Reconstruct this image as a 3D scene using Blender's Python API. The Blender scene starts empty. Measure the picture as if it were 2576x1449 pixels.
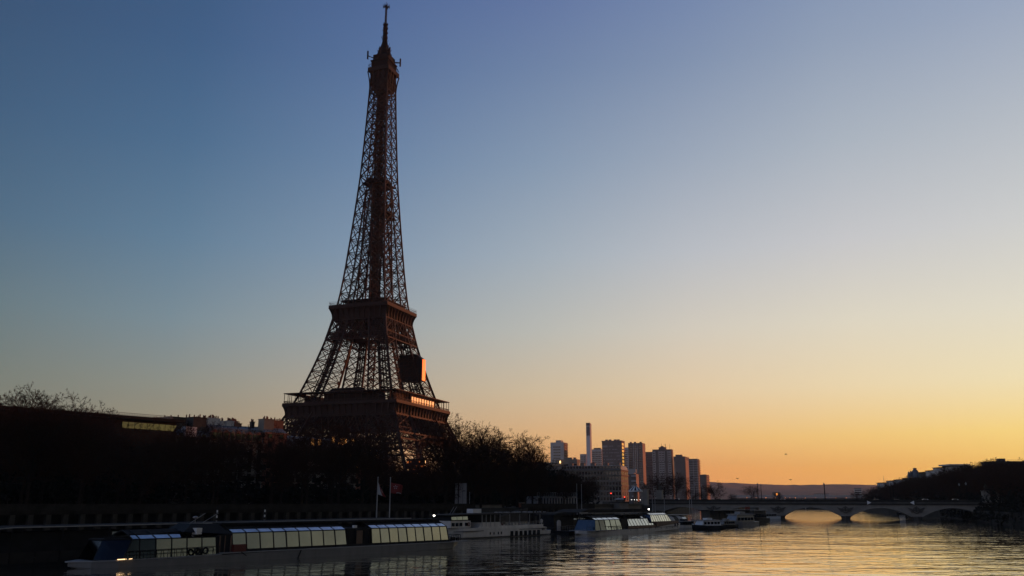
import bpy, math, random
from mathutils import Vector
R = math.radians
sc = bpy.context.scene
COL = sc.collection

# ------------------------------------------------------------------ camera
CAM_H = 8.0
F_PX, PITCH, ROLL = 2178.9, 0.241373, 0.002667        # in the 2576 px wide frame
cd = bpy.data.cameras.new("camera")
cam = bpy.data.objects.new("camera", cd)
COL.objects.link(cam)
cd.sensor_width = 36.0
cd.lens = F_PX / 2576 * 36.0
cd.clip_start = 0.5
cd.clip_end = 40000
cam.location = (0, 0, CAM_H)
from mathutils import Matrix
cam.rotation_euler = (Matrix.Rotation(math.pi / 2 + PITCH, 3, 'X') @ Matrix.Rotation(ROLL, 3, 'Z')).to_euler()
sc.camera = cam
sc.render.resolution_x, sc.render.resolution_y = 1024, 576

# ------------------------------------------------------------------ render / view
sc.render.engine = 'CYCLES'
cy = sc.cycles
cy.use_denoising = True
cy.max_bounces = 6
cy.diffuse_bounces = 2
cy.glossy_bounces = 3
cy.transmission_bounces = 2
cy.transparent_max_bounces = 6
cy.volume_bounces = 0
cy.caustics_reflective = False
cy.caustics_refractive = False
cy.sample_clamp_indirect = 6
sc.view_settings.view_transform = 'Standard'
sc.view_settings.look = 'None'
sc.view_settings.exposure = 0
sc.view_settings.gamma = 1

# ------------------------------------------------------------------ sky and sun
SUN_AZ, SUN_EL = 49.0, 2.6            # degrees right of straight ahead, above the horizon
w = bpy.data.worlds.new("World")
sc.world = w
w.use_nodes = True
nt = w.node_tree
nt.nodes.clear()
N, LK = nt.nodes.new, nt.links.new
out = N('ShaderNodeOutputWorld')
bg = N('ShaderNodeBackground')
tc = N('ShaderNodeTexCoord')
sep = N('ShaderNodeSeparateXYZ')
LK(tc.outputs['Generated'], sep.inputs[0])

def M2(op, a, b=None):
    n = N('ShaderNodeMath')
    n.operation = op
    for i, v in enumerate((a, b)):
        if v is None:
            continue
        if isinstance(v, (int, float)):
            n.inputs[i].default_value = v
        else:
            LK(v, n.inputs[i])
    return n.outputs[0]

elev = M2('MULTIPLY', M2('ARCSINE', sep.outputs[2]), 180 / math.pi)
azim = M2('MULTIPLY', M2('ARCTAN2', sep.outputs[0], sep.outputs[1]), 180 / math.pi)
ELS = [0, 2, 4, 7, 11, 16, 22, 28, 34, 55, 90]
def s2l(c):
    c = c / 255.0
    return c / 12.92 if c < .04045 else ((c + .055) / 1.055) ** 2.4
SKY = {   # azimuth: display colours up the sky (values above 255 are brighter than white)
 -180: [(120, 124, 140), (124, 128, 145), (127, 132, 150), (127, 136, 158), (122, 135, 160), (114, 130, 160), (100, 119, 150), (86, 108, 142), (75, 97, 134), (46, 66, 100), (32, 48, 74)],
 -145: [(200, 182, 180), (204, 187, 186), (206, 192, 193), (202, 196, 204), (190, 194, 208), (174, 186, 208), (150, 168, 198), (130, 150, 188), (112, 134, 176), (60, 83, 124), (32, 48, 74)],
 -90: [(190, 182, 188), (195, 187, 193), (198, 193, 201), (195, 197, 208), (182, 193, 211), (164, 182, 208), (140, 163, 198), (118, 144, 186), (102, 130, 176), (58, 82, 126), (32, 48, 74)],
 -34: [(110, 110, 96), (112, 113, 99), (112, 116, 104), (108, 119, 114), (96, 117, 125), (75, 105, 130), (62, 93, 125), (55, 83, 117), (51, 78, 113), (40, 62, 100), (32, 48, 74)],
 -22: [(152, 132, 103), (148, 133, 107), (144, 135, 114), (135, 140, 133), (117, 138, 150), (94, 125, 151), (74, 108, 142), (62, 94, 133), (57, 86, 125), (43, 66, 106), (32, 48, 74)],
 -10: [(190, 137, 98), (188, 144, 106), (183, 155, 122), (173, 163, 147), (152, 162, 166), (127, 149, 172), (104, 131, 164), (86, 113, 155), (74, 100, 148), (46, 70, 114), (32, 48, 74)],
 2: [(210, 140, 84), (215, 153, 96), (215, 171, 122), (204, 185, 157), (184, 185, 180), (160, 173, 186), (132, 152, 177), (109, 131, 166), (91, 112, 159), (52, 76, 122), (32, 48, 74)],
 12: [(222, 138, 78), (229, 159, 92), (231, 184, 122), (225, 201, 167), (209, 202, 190), (184, 189, 197), (154, 167, 186), (127, 145, 175), (106, 127, 169), (58, 82, 128), (32, 48, 74)],
 22: [(231, 152, 78), (238, 175, 93), (240, 199, 124), (234, 214, 176), (221, 214, 197), (198, 199, 203), (170, 180, 193), (144, 159, 183), (122, 141, 176), (66, 90, 134), (34, 50, 76)],
 32: [(240, 170, 80), (246, 196, 98), (247, 215, 132), (238, 224, 185), (224, 219, 203), (203, 205, 206), (178, 186, 197), (151, 165, 189), (130, 149, 183), (74, 98, 140), (36, 52, 78)],
 49: [(300, 215, 100), (300, 225, 115), (285, 232, 140), (262, 232, 175), (238, 226, 195), (215, 212, 200), (188, 192, 194), (160, 170, 188), (138, 152, 180), (80, 102, 142), (38, 54, 80)],
 72: [(262, 196, 112), (260, 204, 124), (252, 208, 140), (238, 208, 155), (222, 204, 162), (205, 194, 162), (186, 180, 160), (164, 164, 158), (142, 148, 158), (78, 98, 134), (36, 52, 78)],
 84: [(215, 180, 116), (212, 182, 122), (204, 180, 128), (190, 172, 130), (174, 163, 130), (156, 153, 134), (144, 145, 132), (132, 135, 128), (116, 124, 128), (66, 86, 120), (35, 51, 77)],
 95: [(186, 164, 100), (182, 163, 103), (172, 157, 105), (150, 143, 106), (124, 124, 104), (100, 105, 98), (92, 98, 96), (85, 94, 97), (78, 88, 98), (54, 74, 106), (34, 50, 76)],
 104: [(160, 142, 90), (156, 140, 92), (140, 130, 90), (110, 108, 88), (76, 80, 78), (54, 62, 70), (48, 60, 74), (46, 60, 78), (46, 60, 82), (40, 56, 86), (33, 49, 75)],
 125: [(60, 62, 66), (60, 63, 68), (58, 62, 68), (54, 60, 68), (50, 58, 70), (46, 56, 72), (44, 56, 75), (42, 55, 77), (41, 54, 78), (36, 52, 80), (32, 48, 74)],
 150: [(54, 60, 68), (56, 62, 72), (56, 63, 74), (54, 63, 76), (50, 60, 78), (46, 58, 78), (42, 55, 78), (40, 54, 78), (38, 52, 78), (34, 50, 77), (32, 48, 74)],
 180: [(120, 124, 140), (124, 128, 145), (127, 132, 150), (127, 136, 158), (122, 135, 160), (114, 130, 160), (100, 119, 150), (86, 108, 142), (75, 97, 134), (46, 66, 100), (32, 48, 74)],
}
HAZE = 4.5e-5                         # density of the air box built at the end
AIR = []                              # the sky above the air has to be that much brighter to arrive as seen
for e_ in ELS:
    T_ = math.exp(-HAZE * min(332.0 / max(math.sin(R(e_)), .02), 7600))
    AIR.append(1 / (T_ + (1 - T_) * .32))
fac_el = M2('POWER', M2('DIVIDE', M2('MAXIMUM', elev, 0.0), 90.0), 0.5)
prev, prev_az = None, None
for a_, cols in SKY.items():
    rp = N('ShaderNodeValToRGB')
    cr = rp.color_ramp
    cr.interpolation = 'LINEAR'
    while len(cr.elements) < len(ELS):
        cr.elements.new(0.5)
    for e, el, c in zip(cr.elements, ELS, cols):
        e.position = math.sqrt(el / 90.0)
    for e, c, k in zip(cr.elements, cols, AIR):
        e.color = (s2l(c[0]) * k, s2l(c[1]) * k, s2l(c[2]) * (1 + (k - 1) * .6), 1)
    LK(fac_el, rp.inputs[0])
    if prev is None:
        prev = rp.outputs[0]
    else:
        t = M2('DIVIDE', M2('SUBTRACT', azim, float(prev_az)), float(a_ - prev_az))
        mr = N('ShaderNodeMapRange')
        mr.interpolation_type = 'LINEAR'
        mr.clamp = True
        LK(t, mr.inputs[0])
        mx = N('ShaderNodeMix')
        mx.data_type = 'RGBA'
        LK(mr.outputs[0], mx.inputs[0])
        LK(prev, mx.inputs[6])
        LK(rp.outputs[0], mx.inputs[7])
        prev = mx.outputs[2]
    prev_az = a_
nish = N('ShaderNodeTexSky')
nish.sky_type = 'NISHITA'
nish.sun_disc = False
nish.sun_elevation = R(SUN_EL)
nish.sun_rotation = R(SUN_AZ)
nish.air_density = 1.4
nish.dust_density = 1.5
sc_n = N('ShaderNodeVectorMath')
sc_n.operation = 'SCALE'
LK(nish.outputs[0], sc_n.inputs[0])
sc_n.inputs['Scale'].default_value = 0.06
mixs = N('ShaderNodeMix')
mixs.data_type = 'RGBA'
mixs.inputs[0].default_value = 0.04
LK(prev, mixs.inputs[6])
LK(sc_n.outputs[0], mixs.inputs[7])
LK(mixs.outputs[2], bg.inputs[0])
bg.inputs[1].default_value = 1.03
LK(bg.outputs[0], out.inputs[0])

sd = bpy.data.lights.new("sun", 'SUN')
sd.energy = 2.4
sd.angle = R(0.6)
sd.color = (1.0, 0.25, 0.09)
sun = bpy.data.objects.new("sun", sd)
COL.objects.link(sun)
vs = Vector((math.sin(R(SUN_AZ)) * math.cos(R(SUN_EL)), math.cos(R(SUN_AZ)) * math.cos(R(SUN_EL)), math.sin(R(SUN_EL))))
sun.rotation_euler = vs.to_track_quat('Z', 'Y').to_euler()
sun.location = (300, 300, 300)

# ------------------------------------------------------------------ helpers
def ray(x, y):
    a, b = x - 1288, y - 724.5
    cr_, sr_ = math.cos(ROLL), math.sin(ROLL)
    X = cr_ * a + sr_ * b
    u = -(-sr_ * a + cr_ * b) / F_PX
    return (X / F_PX, math.cos(PITCH) - u * math.sin(PITCH), math.sin(PITCH) + u * math.cos(PITCH))

def at(x, y, Y):                      # the point seen at x, y that lies Y metres ahead
    d = ray(x, y)
    k = Y / d[1]
    return Vector((d[0] * k, Y, d[2] * k + CAM_H))

RV = Vector((0.63, 0.7766, 0))        # along the left bank, downstream
NV = Vector((-0.7766, 0.63, 0))       # towards the land
RZ = math.atan2(RV.y, RV.x)

def SN(s, n, z=0.0):
    return Vector((RV.x * s + NV.x * n, RV.y * s + NV.y * n, z))

def on_bank(x, y, n):                 # (s, z) of the point seen at x, y on the vertical plane n along the bank
    d = ray(x, y)
    k = n / (d[0] * NV.x + d[1] * NV.y)
    return (d[0] * k * RV.x + d[1] * k * RV.y, d[2] * k + CAM_H)

class MB:
    def __init__(s):
        s.v, s.f = [], []
    def add(s, vs_, fs):
        o = len(s.v)
        s.v += [tuple(p) for p in vs_]
        s.f += [tuple(i + o for i in f) for f in fs]
        return s
    def box(s, c, d, rz=0.0, taper=1.0):
        cx, cy_, cz = c
        hx, hy, hz = d[0] / 2, d[1] / 2, d[2] / 2
        ca, sa = math.cos(rz), math.sin(rz)
        vs_ = []
        for z, t in ((-hz, 1.0), (hz, taper)):
            for x, y in ((-hx, -hy), (hx, -hy), (hx, hy), (-hx, hy)):
                x, y = x * t, y * t
                vs_.append((cx + ca * x - sa * y, cy_ + sa * x + ca * y, cz + z))
        return s.add(vs_, [(3, 2, 1, 0), (4, 5, 6, 7), (0, 1, 5, 4), (1, 2, 6, 5), (2, 3, 7, 6), (3, 0, 4, 7)])
    def bx(s, x0, x1, y0, y1, z0, z1):
        return s.box(((x0 + x1) / 2, (y0 + y1) / 2, (z0 + z1) / 2), (abs(x1 - x0), abs(y1 - y0), abs(z1 - z0)))
    def beam(s, p, q, w_, h_=None):
        p, q = Vector(p), Vector(q)
        d = q - p
        if d.length < 1e-6:
            return s
        d.normalize()
        up = Vector((0, 0, 1)) if abs(d.z) < .95 else Vector((1, 0, 0))
        a = d.cross(up).normalized() * (w_ / 2)
        b = a.cross(d).normalized() * ((h_ or w_) / 2)
        vs_ = [p - a - b, p + a - b, p + a + b, p - a + b, q - a - b, q + a - b, q + a + b, q - a + b]
        return s.add(vs_, [(3, 2, 1, 0), (4, 5, 6, 7), (0, 1, 5, 4), (1, 2, 6, 5), (2, 3, 7, 6), (3, 0, 4, 7)])
    def tube(s, p, q, r0, r1, n=6, cap=True):
        p, q = Vector(p), Vector(q)
        d = q - p
        if d.length < 1e-6:
            return s
        d.normalize()
        up = Vector((0, 0, 1)) if abs(d.z) < .95 else Vector((1, 0, 0))
        a = d.cross(up).normalized()
        b = a.cross(d).normalized()
        vs_ = []
        for c, r in ((p, r0), (q, r1)):
            for i in range(n):
                t = 2 * math.pi * i / n
                vs_.append(c + a * (r * math.cos(t)) + b * (r * math.sin(t)))
        fs = [(i, (i + 1) % n, n + (i + 1) % n, n + i) for i in range(n)]
        if cap:
            fs += [tuple(range(n - 1, -1, -1)), tuple(range(n, 2 * n))]
        return s.add(vs_, fs)
    def poly(s, pts, z0, z1):         # vertical prism over a plan outline
        n = len(pts)
        vs_ = [(p[0], p[1], z0) for p in pts] + [(p[0], p[1], z1) for p in pts]
        fs = [(i, (i + 1) % n, n + (i + 1) % n, n + i) for i in range(n)]
        return s.add(vs_, fs + [tuple(range(n - 1, -1, -1)), tuple(range(n, 2 * n))])
    def extr(s, pts, d):              # any planar outline pushed along d
        n = len(pts)
        d = Vector(d)
        vs_ = [Vector(p) for p in pts] + [Vector(p) + d for p in pts]
        fs = [(i, (i + 1) % n, n + (i + 1) % n, n + i) for i in range(n)]
        return s.add(vs_, fs + [tuple(range(n - 1, -1, -1)), tuple(range(n, 2 * n))])
    def loft(s, rings, cap=True):
        n = len(rings[0])
        vs_ = [p for r in rings for p in r]
        fs = []
        for k in range(len(rings) - 1):
            for i in range(n):
                j = (i + 1) % n
                fs.append((k * n + i, k * n + j, (k + 1) * n + j, (k + 1) * n + i))
        if cap:
            fs += [tuple(range(n - 1, -1, -1)), tuple(range((len(rings) - 1) * n, len(rings) * n))]
        return s.add(vs_, fs)
    def lathe(s, c, prof, n=16):
        rings = []
        for r, z in prof:
            rings.append([(c[0] + r * math.cos(2 * math.pi * i / n), c[1] + r * math.sin(2 * math.pi * i / n), c[2] + z) for i in range(n)])
        return s.loft(rings)
    def mesh(s, name, mat_, smooth=False):
        me = bpy.data.meshes.new(name)
        me.from_pydata(s.v, [], s.f)
        me.update()
        me.materials.append(mat_)
        if smooth:
            me.polygons.foreach_set('use_smooth', [True] * len(me.polygons))
        return me
    def build(s, name, mat_, parent=None, smooth=False):
        o = bpy.data.objects.new(name, s.mesh(name, mat_, smooth))
        COL.objects.link(o)
        if parent is not None:
            o.parent = parent
        return o

def tag(o, label=None, cat=None, group=None, kind=None):
    if label: o['label'] = label
    if cat: o['category'] = cat
    if group: o['group'] = group
    if kind: o['kind'] = kind
    return o

def thing(name, label, cat, loc=(0, 0, 0), rz=0.0, group=None):
    o = bpy.data.objects.new(name, None)
    COL.objects.link(o)
    o.location = loc
    o.rotation_euler = (0, 0, rz)
    o.empty_display_size = 1
    return tag(o, label, cat, group)

def copies(name, me, spots, parent, rz=0.0, label=None):   # one object per spot, sharing one mesh
    res = []
    for sp in spots:
        o = bpy.data.objects.new(name, me)
        COL.objects.link(o)
        o.parent = parent
        o.location = sp[:3]
        if len(sp) > 3:
            o.rotation_euler = (0, 0, sp[3])
        elif rz:
            o.rotation_euler = (0, 0, rz)
        if label: o['label'] = label
        res.append(o)
    return res

def copy_tree(o, parent=None):
    c = o.copy()
    COL.objects.link(c)
    if parent is not None:
        c.parent = parent
    for ch in list(o.children):
        copy_tree(ch, c)
    return c

# ------------------------------------------------------------------ materials
def mat(name, col, rough=.75, metal=0.0, var=.25, scale=.6, bump=0.0, ior=1.45, stretch=(1, 1, 1), spec=.5):
    m = bpy.data.materials.new(name)
    m.use_nodes = True
    t = m.node_tree
    b = t.nodes['Principled BSDF']
    b.inputs['Roughness'].default_value = rough
    b.inputs['Metallic'].default_value = metal
    b.inputs['IOR'].default_value = ior
    b.inputs['Specular IOR Level'].default_value = spec
    c = t.nodes.new('ShaderNodeTexCoord')
    mp = t.nodes.new('ShaderNodeMapping')
    mp.inputs['Scale'].default_value = stretch
    n = t.nodes.new('ShaderNodeTexNoise')
    n.inputs['Scale'].default_value = scale
    n.inputs['Detail'].default_value = 6
    n.inputs['Roughness'].default_value = .65
    r = t.nodes.new('ShaderNodeValToRGB')
    r.color_ramp.elements[0].position = .3
    r.color_ramp.elements[1].position = .7
    r.color_ramp.elements[0].color = tuple(max(0, v * (1 - var)) for v in col) + (1,)
    r.color_ramp.elements[1].color = tuple(min(1, v * (1 + var)) for v in col) + (1,)
    t.links.new(c.outputs['Object'], mp.inputs[0])
    t.links.new(mp.outputs[0], n.inputs['Vector'])
    t.links.new(n.outputs['Fac'], r.inputs[0])
    t.links.new(r.outputs[0], b.inputs['Base Color'])
    if bump:
        bu = t.nodes.new('ShaderNodeBump')
        bu.inputs['Strength'].default_value = bump
        bu.inputs['Distance'].default_value = .05
        t.links.new(n.outputs['Fac'], bu.inputs['Height'])
        t.links.new(bu.outputs[0], b.inputs['Normal'])
    return m

def glow(name, col, strength):
    m = mat(name, tuple(min(1, c) for c in col), .5)
    b = m.node_tree.nodes['Principled BSDF']
    b.inputs['Emission Color'].default_value = tuple(col) + (1,)
    b.inputs['Emission Strength'].default_value = strength
    return m

IRON = mat('iron_paint', (.026, .0145, .0125), .6, 0, .25, .15)
IRON_D = mat('iron_dark', (.010, .007, .0065), .7, 0, .25, .2)  # dark copy of the iron paint, with the tower's inner shade in it
BARK = mat('bark', (.026, .019, .016), .9, 0, .3, 2)
TWIG = mat('twig', (.038, .016, .010), .9, 0, .3, .5)
STONE = mat('limestone', (.19, .17, .145), .85, 0, .22, .25, .2)
STONE_D = mat('sooty_stone', (.075, .068, .06), .9, 0, .3, .3, .2)
STONE_Q = mat('quay_stone', (.07, .063, .055), .9, 0, .35, .5, .3)
PILLAR = mat('dark_pillar_stone', (.06, .055, .048), .9, 0, .35, .6, .2)  # stone darkened evenly to carry the dim lower-left corner
DARKSTONE = mat('very_dark_stone', (.03, .027, .024), .9, 0, .35, .4, .2)  # near-black stone tone for parapets, cornice and right bank
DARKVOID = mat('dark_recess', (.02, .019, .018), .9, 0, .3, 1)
GROUND = mat('asphalt', (.05, .048, .045), .9, 0, .3, .2, .2)
GRASSY = mat('winter_slope', (.02, .018, .013), .95, 0, .4, .05)
ZINC = mat('zinc_roof', (.10, .11, .13), .55, .2, .2, .4)
PLASTER = mat('white_plaster', (.60, .57, .56), .85, 0, .12, .3)
CREAM = mat('cream_stone', (.20, .175, .145), .85, 0, .15, .3)
BRICK = mat('red_brick', (.22, .095, .06), .9, 0, .2, .8)
POT = mat('terracotta', (.20, .085, .055), .9, 0, .2, 2)
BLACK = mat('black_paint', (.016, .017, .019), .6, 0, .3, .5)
CANVAS = mat('black_canopy', (.02, .02, .022), .85, 0, .3, .5)
HULLW = mat('grey_white_hull', (.2, .193, .182), .5, 0, .15, .6, 0, 1.45, (1, 1, .3))
HULLG = mat('weathered_grey_hull', (.60, .555, .50), .6, 0, .2, .5, 0, 1.45, (1, 1, .4))
WHITE = mat('white_paint', (.65, .64, .62), .45, 0, .1, .8)
RUST = mat('brown_band', (.16, .10, .065), .7, 0, .25, .6)
STEEL = mat('dull_steel', (.25, .25, .26), .45, .6, .15, 1)
PALE = mat('pale_edge_trim', (.30, .29, .28), .6, 0, .15, .8)
GLASS = mat('coated_glass', (.30, .315, .31), .1, 1.0, .12, .35)
GLASSR = mat('roof_glass', (.66, .64, .60), .12, 1.0, .35, .55)
GLASSC = mat('grey_blue_glass', (.17, .215, .26), .1, 1.0, .25, .3)
GLASSP = mat('pale_shining_glass', (.6, .61, .56), .12, 1.0, .12, .3)
GLASSY = mat('dull_yellow_glass', (.36, .32, .2), .14, 1.0, .15, .3)
GLASSB = mat('blue_tinted_glass', (.045, .06, .08), .1, 1.0, .25, .3)
GLASSD = mat('dark_glass', (.01, .012, .014), .08, 0, .2, 1, 0, 1.6)
GLASSG = mat('sunset_tinted_glass', (.85, .5, .22), .12, 1.0, .25, .35)  # tint adds the sunset's orange to what the panes reflect
GLASSW = mat('pale_mirror_glass', (.5, .44, .36), .12, 1.0, .15, .3)
RUBBER = mat('rubber', (.02, .02, .02), .8, 0, .2, 3)
RED = mat('red_cloth', (.16, .016, .013), .8, 0, .2, 1)
REDP = mat('red_paint', (.10, .012, .01), .5, 0, .15, 1)
WCLOTH = mat('white_cloth', (.32, .32, .32), .8, 0, .05, 1)
CONC = mat('grey_concrete', (.40, .375, .355), .85, 0, .12, .05, 0, 1.45, (1, 1, .3))
CONC_L = mat('light_concrete', (.48, .44, .41), .85, 0, .1, .05)
CONC_D = mat('brown_concrete', (.16, .135, .12), .85, 0, .15, .05)
CONC_R = mat('sun_tinted_concrete', (.40, .26, .20), .85, 0, .12, .05)  # warm sunlight put into the colour of the sun-facing sides
TARP = mat('sun_orange_tarpaulin', (.55, .24, .08), .42, .55, .1, .3)  # orange sunlight is part of this base colour
CARP = mat('car_paint', (.45, .46, .48), .3, .3, .1, 1)
CARP_D = mat('dark_car_paint', (.03, .032, .036), .3, .3, .1, 1)
EVERG = mat('dark_evergreen', (.012, .012, .009), .95, 0, .5, .6)
HILLM = mat('wooded_hill', (.15, .085, .058), .95, 0, .35, .01)  # raised warm tone holds part of the distance haze
for m_ in (IRON, IRON_D, BARK, TWIG, EVERG, DARKSTONE, BLACK, CANVAS, GROUND, STONE_Q, GRASSY, DARKVOID, RUBBER, STONE_D, PILLAR):
    m_.node_tree.nodes['Principled BSDF'].inputs['Specular IOR Level'].default_value = .12    # dull, weathered surfaces

LAMPW = glow('lamp_glow', (1.0, .93, .82), 9.0)
GLINTO = glow('orange_glint_glow', (1.0, .22, .04), .7)  # emission standing in for sunset reflections on glass
LAMPY = glow('amber_window_light', (1.0, .45, .12), .55)
GLOWH = glow('hot_glint_lantern_glow', (1.0, .55, .22), 4.0)  # brightest pavilion glints, also one lantern
GLINTG = glow('blazing_orange_reflection', (1.0, .32, .05), 2.0)
LAMPR = glow('red_signal_light', (1.0, .05, .03), 3.0)
GLOWS = glow('bow_glow_tube', (1.0, .62, .30), 3.0)

def water_mat():
    m = bpy.data.materials.new('river_water')
    m.use_nodes = True
    t = m.node_tree
    b = t.nodes['Principled BSDF']
    b.inputs['Base Color'].default_value = (.06, .051, .037, 1)
    b.inputs['Roughness'].default_value = .06
    b.inputs['IOR'].default_value = 3.4
    g = t.nodes.new('ShaderNodeNewGeometry')
    def noise(scale, detail, rough, sx, sy, rot):
        mp = t.nodes.new('ShaderNodeMapping')
        mp.inputs['Rotation'].default_value = (0, 0, rot)
        mp.inputs['Scale'].default_value = (sx, sy, 1)
        n = t.nodes.new('ShaderNodeTexNoise')
        n.inputs['Scale'].default_value = scale
        n.inputs['Detail'].default_value = detail
        n.inputs['Roughness'].default_value = rough
        t.links.new(g.outputs['Position'], mp.inputs[0])
        t.links.new(mp.outputs[0], n.inputs['Vector'])
        return n.outputs['Fac']
    def mth(op, a, b_):
        k = t.nodes.new('ShaderNodeMath')
        k.operation = op
        for i, v in enumerate((a, b_)):
            if isinstance(v, (int, float)): k.inputs[i].default_value = v
            else: t.links.new(v, k.inputs[i])
        return k.outputs[0]
    big = noise(.05, 3, .55, 1.0, 1.0, .6)           # slow swirls of the current
    chop = noise(.17, 3, .6, .75, 1.15, -.7)         # waves of five metres or so
    mid = noise(.45, 3, .6, .8, 1.0, -.75)
    fine = noise(1.6, 3, .6, .8, 1.0, -.3)
    cr1 = noise(.085, 4, .62, .6, 1.2, -.5)          # current seams and eddy lines
    crease = mth('POWER', mth('ABSOLUTE', mth('SUBTRACT', mth('MULTIPLY', cr1, 2.0), 1.0), 0.0), .7)
    patch = noise(.022, 4, .62, .5, 1.0, .2)         # smooth and ruffled patches
    mr = t.nodes.new('ShaderNodeMapRange')
    mr.inputs[1].default_value, mr.inputs[2].default_value = .42, .60
    mr.inputs[3].default_value, mr.inputs[4].default_value = .22, 1.15
    t.links.new(patch, mr.inputs[0])
    amp = mr.outputs[0]
    h = mth('ADD', mth('ADD', mth('MULTIPLY', big, 1.0), mth('MULTIPLY', crease, .5)), mth('MULTIPLY', amp, mth('ADD', mth('MULTIPLY', chop, .50), mth('ADD', mth('MULTIPLY', mid, .20), mth('MULTIPLY', fine, .025)))))
    bu = t.nodes.new('ShaderNodeBump')
    bu.inputs['Strength'].default_value = 1.0
    bu.inputs['Distance'].default_value = .2
    t.links.new(h, bu.inputs['Height'])
    t.links.new(bu.outputs[0], b.inputs['Normal'])
    b.inputs['Coat Weight'].default_value = 1.0
    b.inputs['Coat Roughness'].default_value = .04
    b.inputs['Coat IOR'].default_value = 1.9
    t.links.new(bu.outputs[0], b.inputs['Coat Normal'])
    return m
WATER = water_mat()

# ------------------------------------------------------------------ ground, banks, water
QUAY_Z, STREET_Z = 2.0, 6.2
tag(MB().add([(-8000, -1500, 0), (8000, -1500, 0), (8000, 7500, 0), (-8000, 7500, 0)], [(0, 1, 2, 3)]).build('river', WATER), kind='structure')
EDGE = [(-250, -110), (-62.4, 118.5), (-22.8, 166.7), (-14, 196), (3.4, 226), (10, 234), (36, 269), (50, 305), (62, 380), (71, 450)]
WALL = [SN(-330, 155), SN(232, 155), Vector((36, 305, 0)), Vector((54, 380, 0)), Vector((66, 452, 0))]
quay = [(p[0], p[1]) for p in EDGE] + [(p.x, p.y) for p in reversed(WALL)]
tag(MB().poly(quay, -2, QUAY_Z).build('lower_quay', STONE_Q), kind='structure')
farL = [(92, 520), (140, 690), (150, 850), (60, 985), (-500, 1120), (-8000, 1200), (-8000, -300), (-700, -300)]
WB = [p + NV * 1.0 for p in WALL]
tag(MB().poly([(p.x, p.y) for p in WB] + farL, -2, STREET_Z).build('left_bank_ground', GROUND), kind='structure')
RB = [(150, -700), (172, 200), (183, 329), (252, 528), (272, 645), (337, 870), (380, 1150), (200, 1330), (-500, 1420), (-8000, 1500), (-8000, 7500), (8000, 7500), (8000, -700)]
tag(MB().poly(RB, -2, 4.5).build('right_bank_ground', DARKSTONE), kind='structure')

# right bank: the hill that carries the terraces and hides the sun from the river
def bank_x(y):
    p = RB[:7]
    if y <= p[0][1]: return p[0][0]
    for a, b in zip(p, p[1:]):
        if y <= b[1]:
            return a[0] + (b[0] - a[0]) * (y - a[1]) / (b[1] - a[1])
    return p[-1][0]
def hill_h(x, y):
    d = x - bank_x(y) - 26
    if d <= 0: return 4.4
    k = min(1, d / 150.0)
    k = k * k * (3 - 2 * k)
    top = 50.0
    if y > 720: top = 50 - min(1, (y - 720) / 420.0) * 40
    if y < 200: top = 50 - min(1, (200 - y) / 300.0) * 22
    return 4.4 + top * k + 1.0 * math.sin(x * .05) * math.cos(y * .043) * k
mb = MB()
nx, ny = 46, 60
gx = lambda i, y: bank_x(y) + 20 + i * i * .36 + i * 4
gy = lambda j: -300 + j * 28
for j in range(ny):
    for i in range(nx):
        y = gy(j)
        x = gx(i, y)
        mb.v.append((x, y, hill_h(x, y) + (0.12 if i else -.5)))
for j in range(ny - 1):
    for i in range(nx - 1):
        a = j * nx + i
        mb.f.append((a, a + 1, a + nx + 1, a + nx))
tag(mb.build('hillside', GRASSY, None, True), kind='structure')

# far wooded ridge on the horizon
mb = MB()
random.seed(5)
prof = []
for k in range(0, 241):
    X = -3000 + k * 45
    z = 128 + 10 * math.sin(X * .0013 + 1) + 5 * math.sin(X * .006) + random.uniform(-1.6, 1.6)
    if X > 2300: z -= min(30, (X - 2300) * .02)
    prof.append((X, max(z, 20)))
for X, z in prof:
    mb.v += [(X, 4700, 3), (X, 5200, z * .45), (X, 6000, z), (X, 7200, 3)]
for k in range(len(prof) - 1):
    for q in range(3):
        a = k * 4 + q
        mb.f.append((a, a + 4, a + 5, a + 1))
tag(mb.build('far_hills', HILLM, None, True), kind='structure')

# ------------------------------------------------------------------ quay wall with its row of pillars
def quay_wall(s0, s1, label, pillars=True):
    t = thing('quay_wall', label, 'wall', SN(s0, 155, QUAY_Z), RZ)
    L = s1 - s0
    H = STREET_Z - QUAY_Z
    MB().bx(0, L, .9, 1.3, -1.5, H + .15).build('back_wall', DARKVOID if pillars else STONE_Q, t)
    if pillars:
        pm = MB().bx(-.42, .42, 0, .85, 0, 3.62).mesh('pillar', PILLAR)
        n = int(L / 2.86)
        sel = list(range(n + 1))
        vis = sel[-95:]
        copies('pillar', pm, [(.5 + i * 2.86, 0, 0) for i in vis], t)
        MB().bx(0, L, -.15, .9, 3.62, H).build('lintel', DARKSTONE, t)
    MB().bx(0, L, -.35, .9, H, H + .18).bx(0, L, .0, .45, H + .18, H + 1.0).bx(0, L, -.1, .55, H + 1.0, H + 1.16).build('parapet', DARKSTONE, t)
    return t
quay_wall(-170, 176, 'long dark quay wall with a row of pale pillars behind the glass boat')
quay_wall(196, 232, 'short stretch of pillared quay wall right of the ramp behind the grey boat')
mb = MB()
mb.extr([SN(176, 154.6, 2.0), SN(198, 154.6, 2.0), SN(198, 154.6, 6.3)], NV * 9.0)
tag(mb.build('ramp', STONE_Q), kind='structure')
t = thing('stone_wall', 'pale stone retaining wall under the ramp behind the moored grey boat', 'wall', SN(171, 161, QUAY_Z), RZ)
MB().bx(0, 27, 3.2, 3.8, 0, 4.9).build('wall_face', STONE, t)
MB().bx(0, 27, 3.0, 3.9, 4.9, 5.15).build('coping', STONE_D, t)
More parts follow.
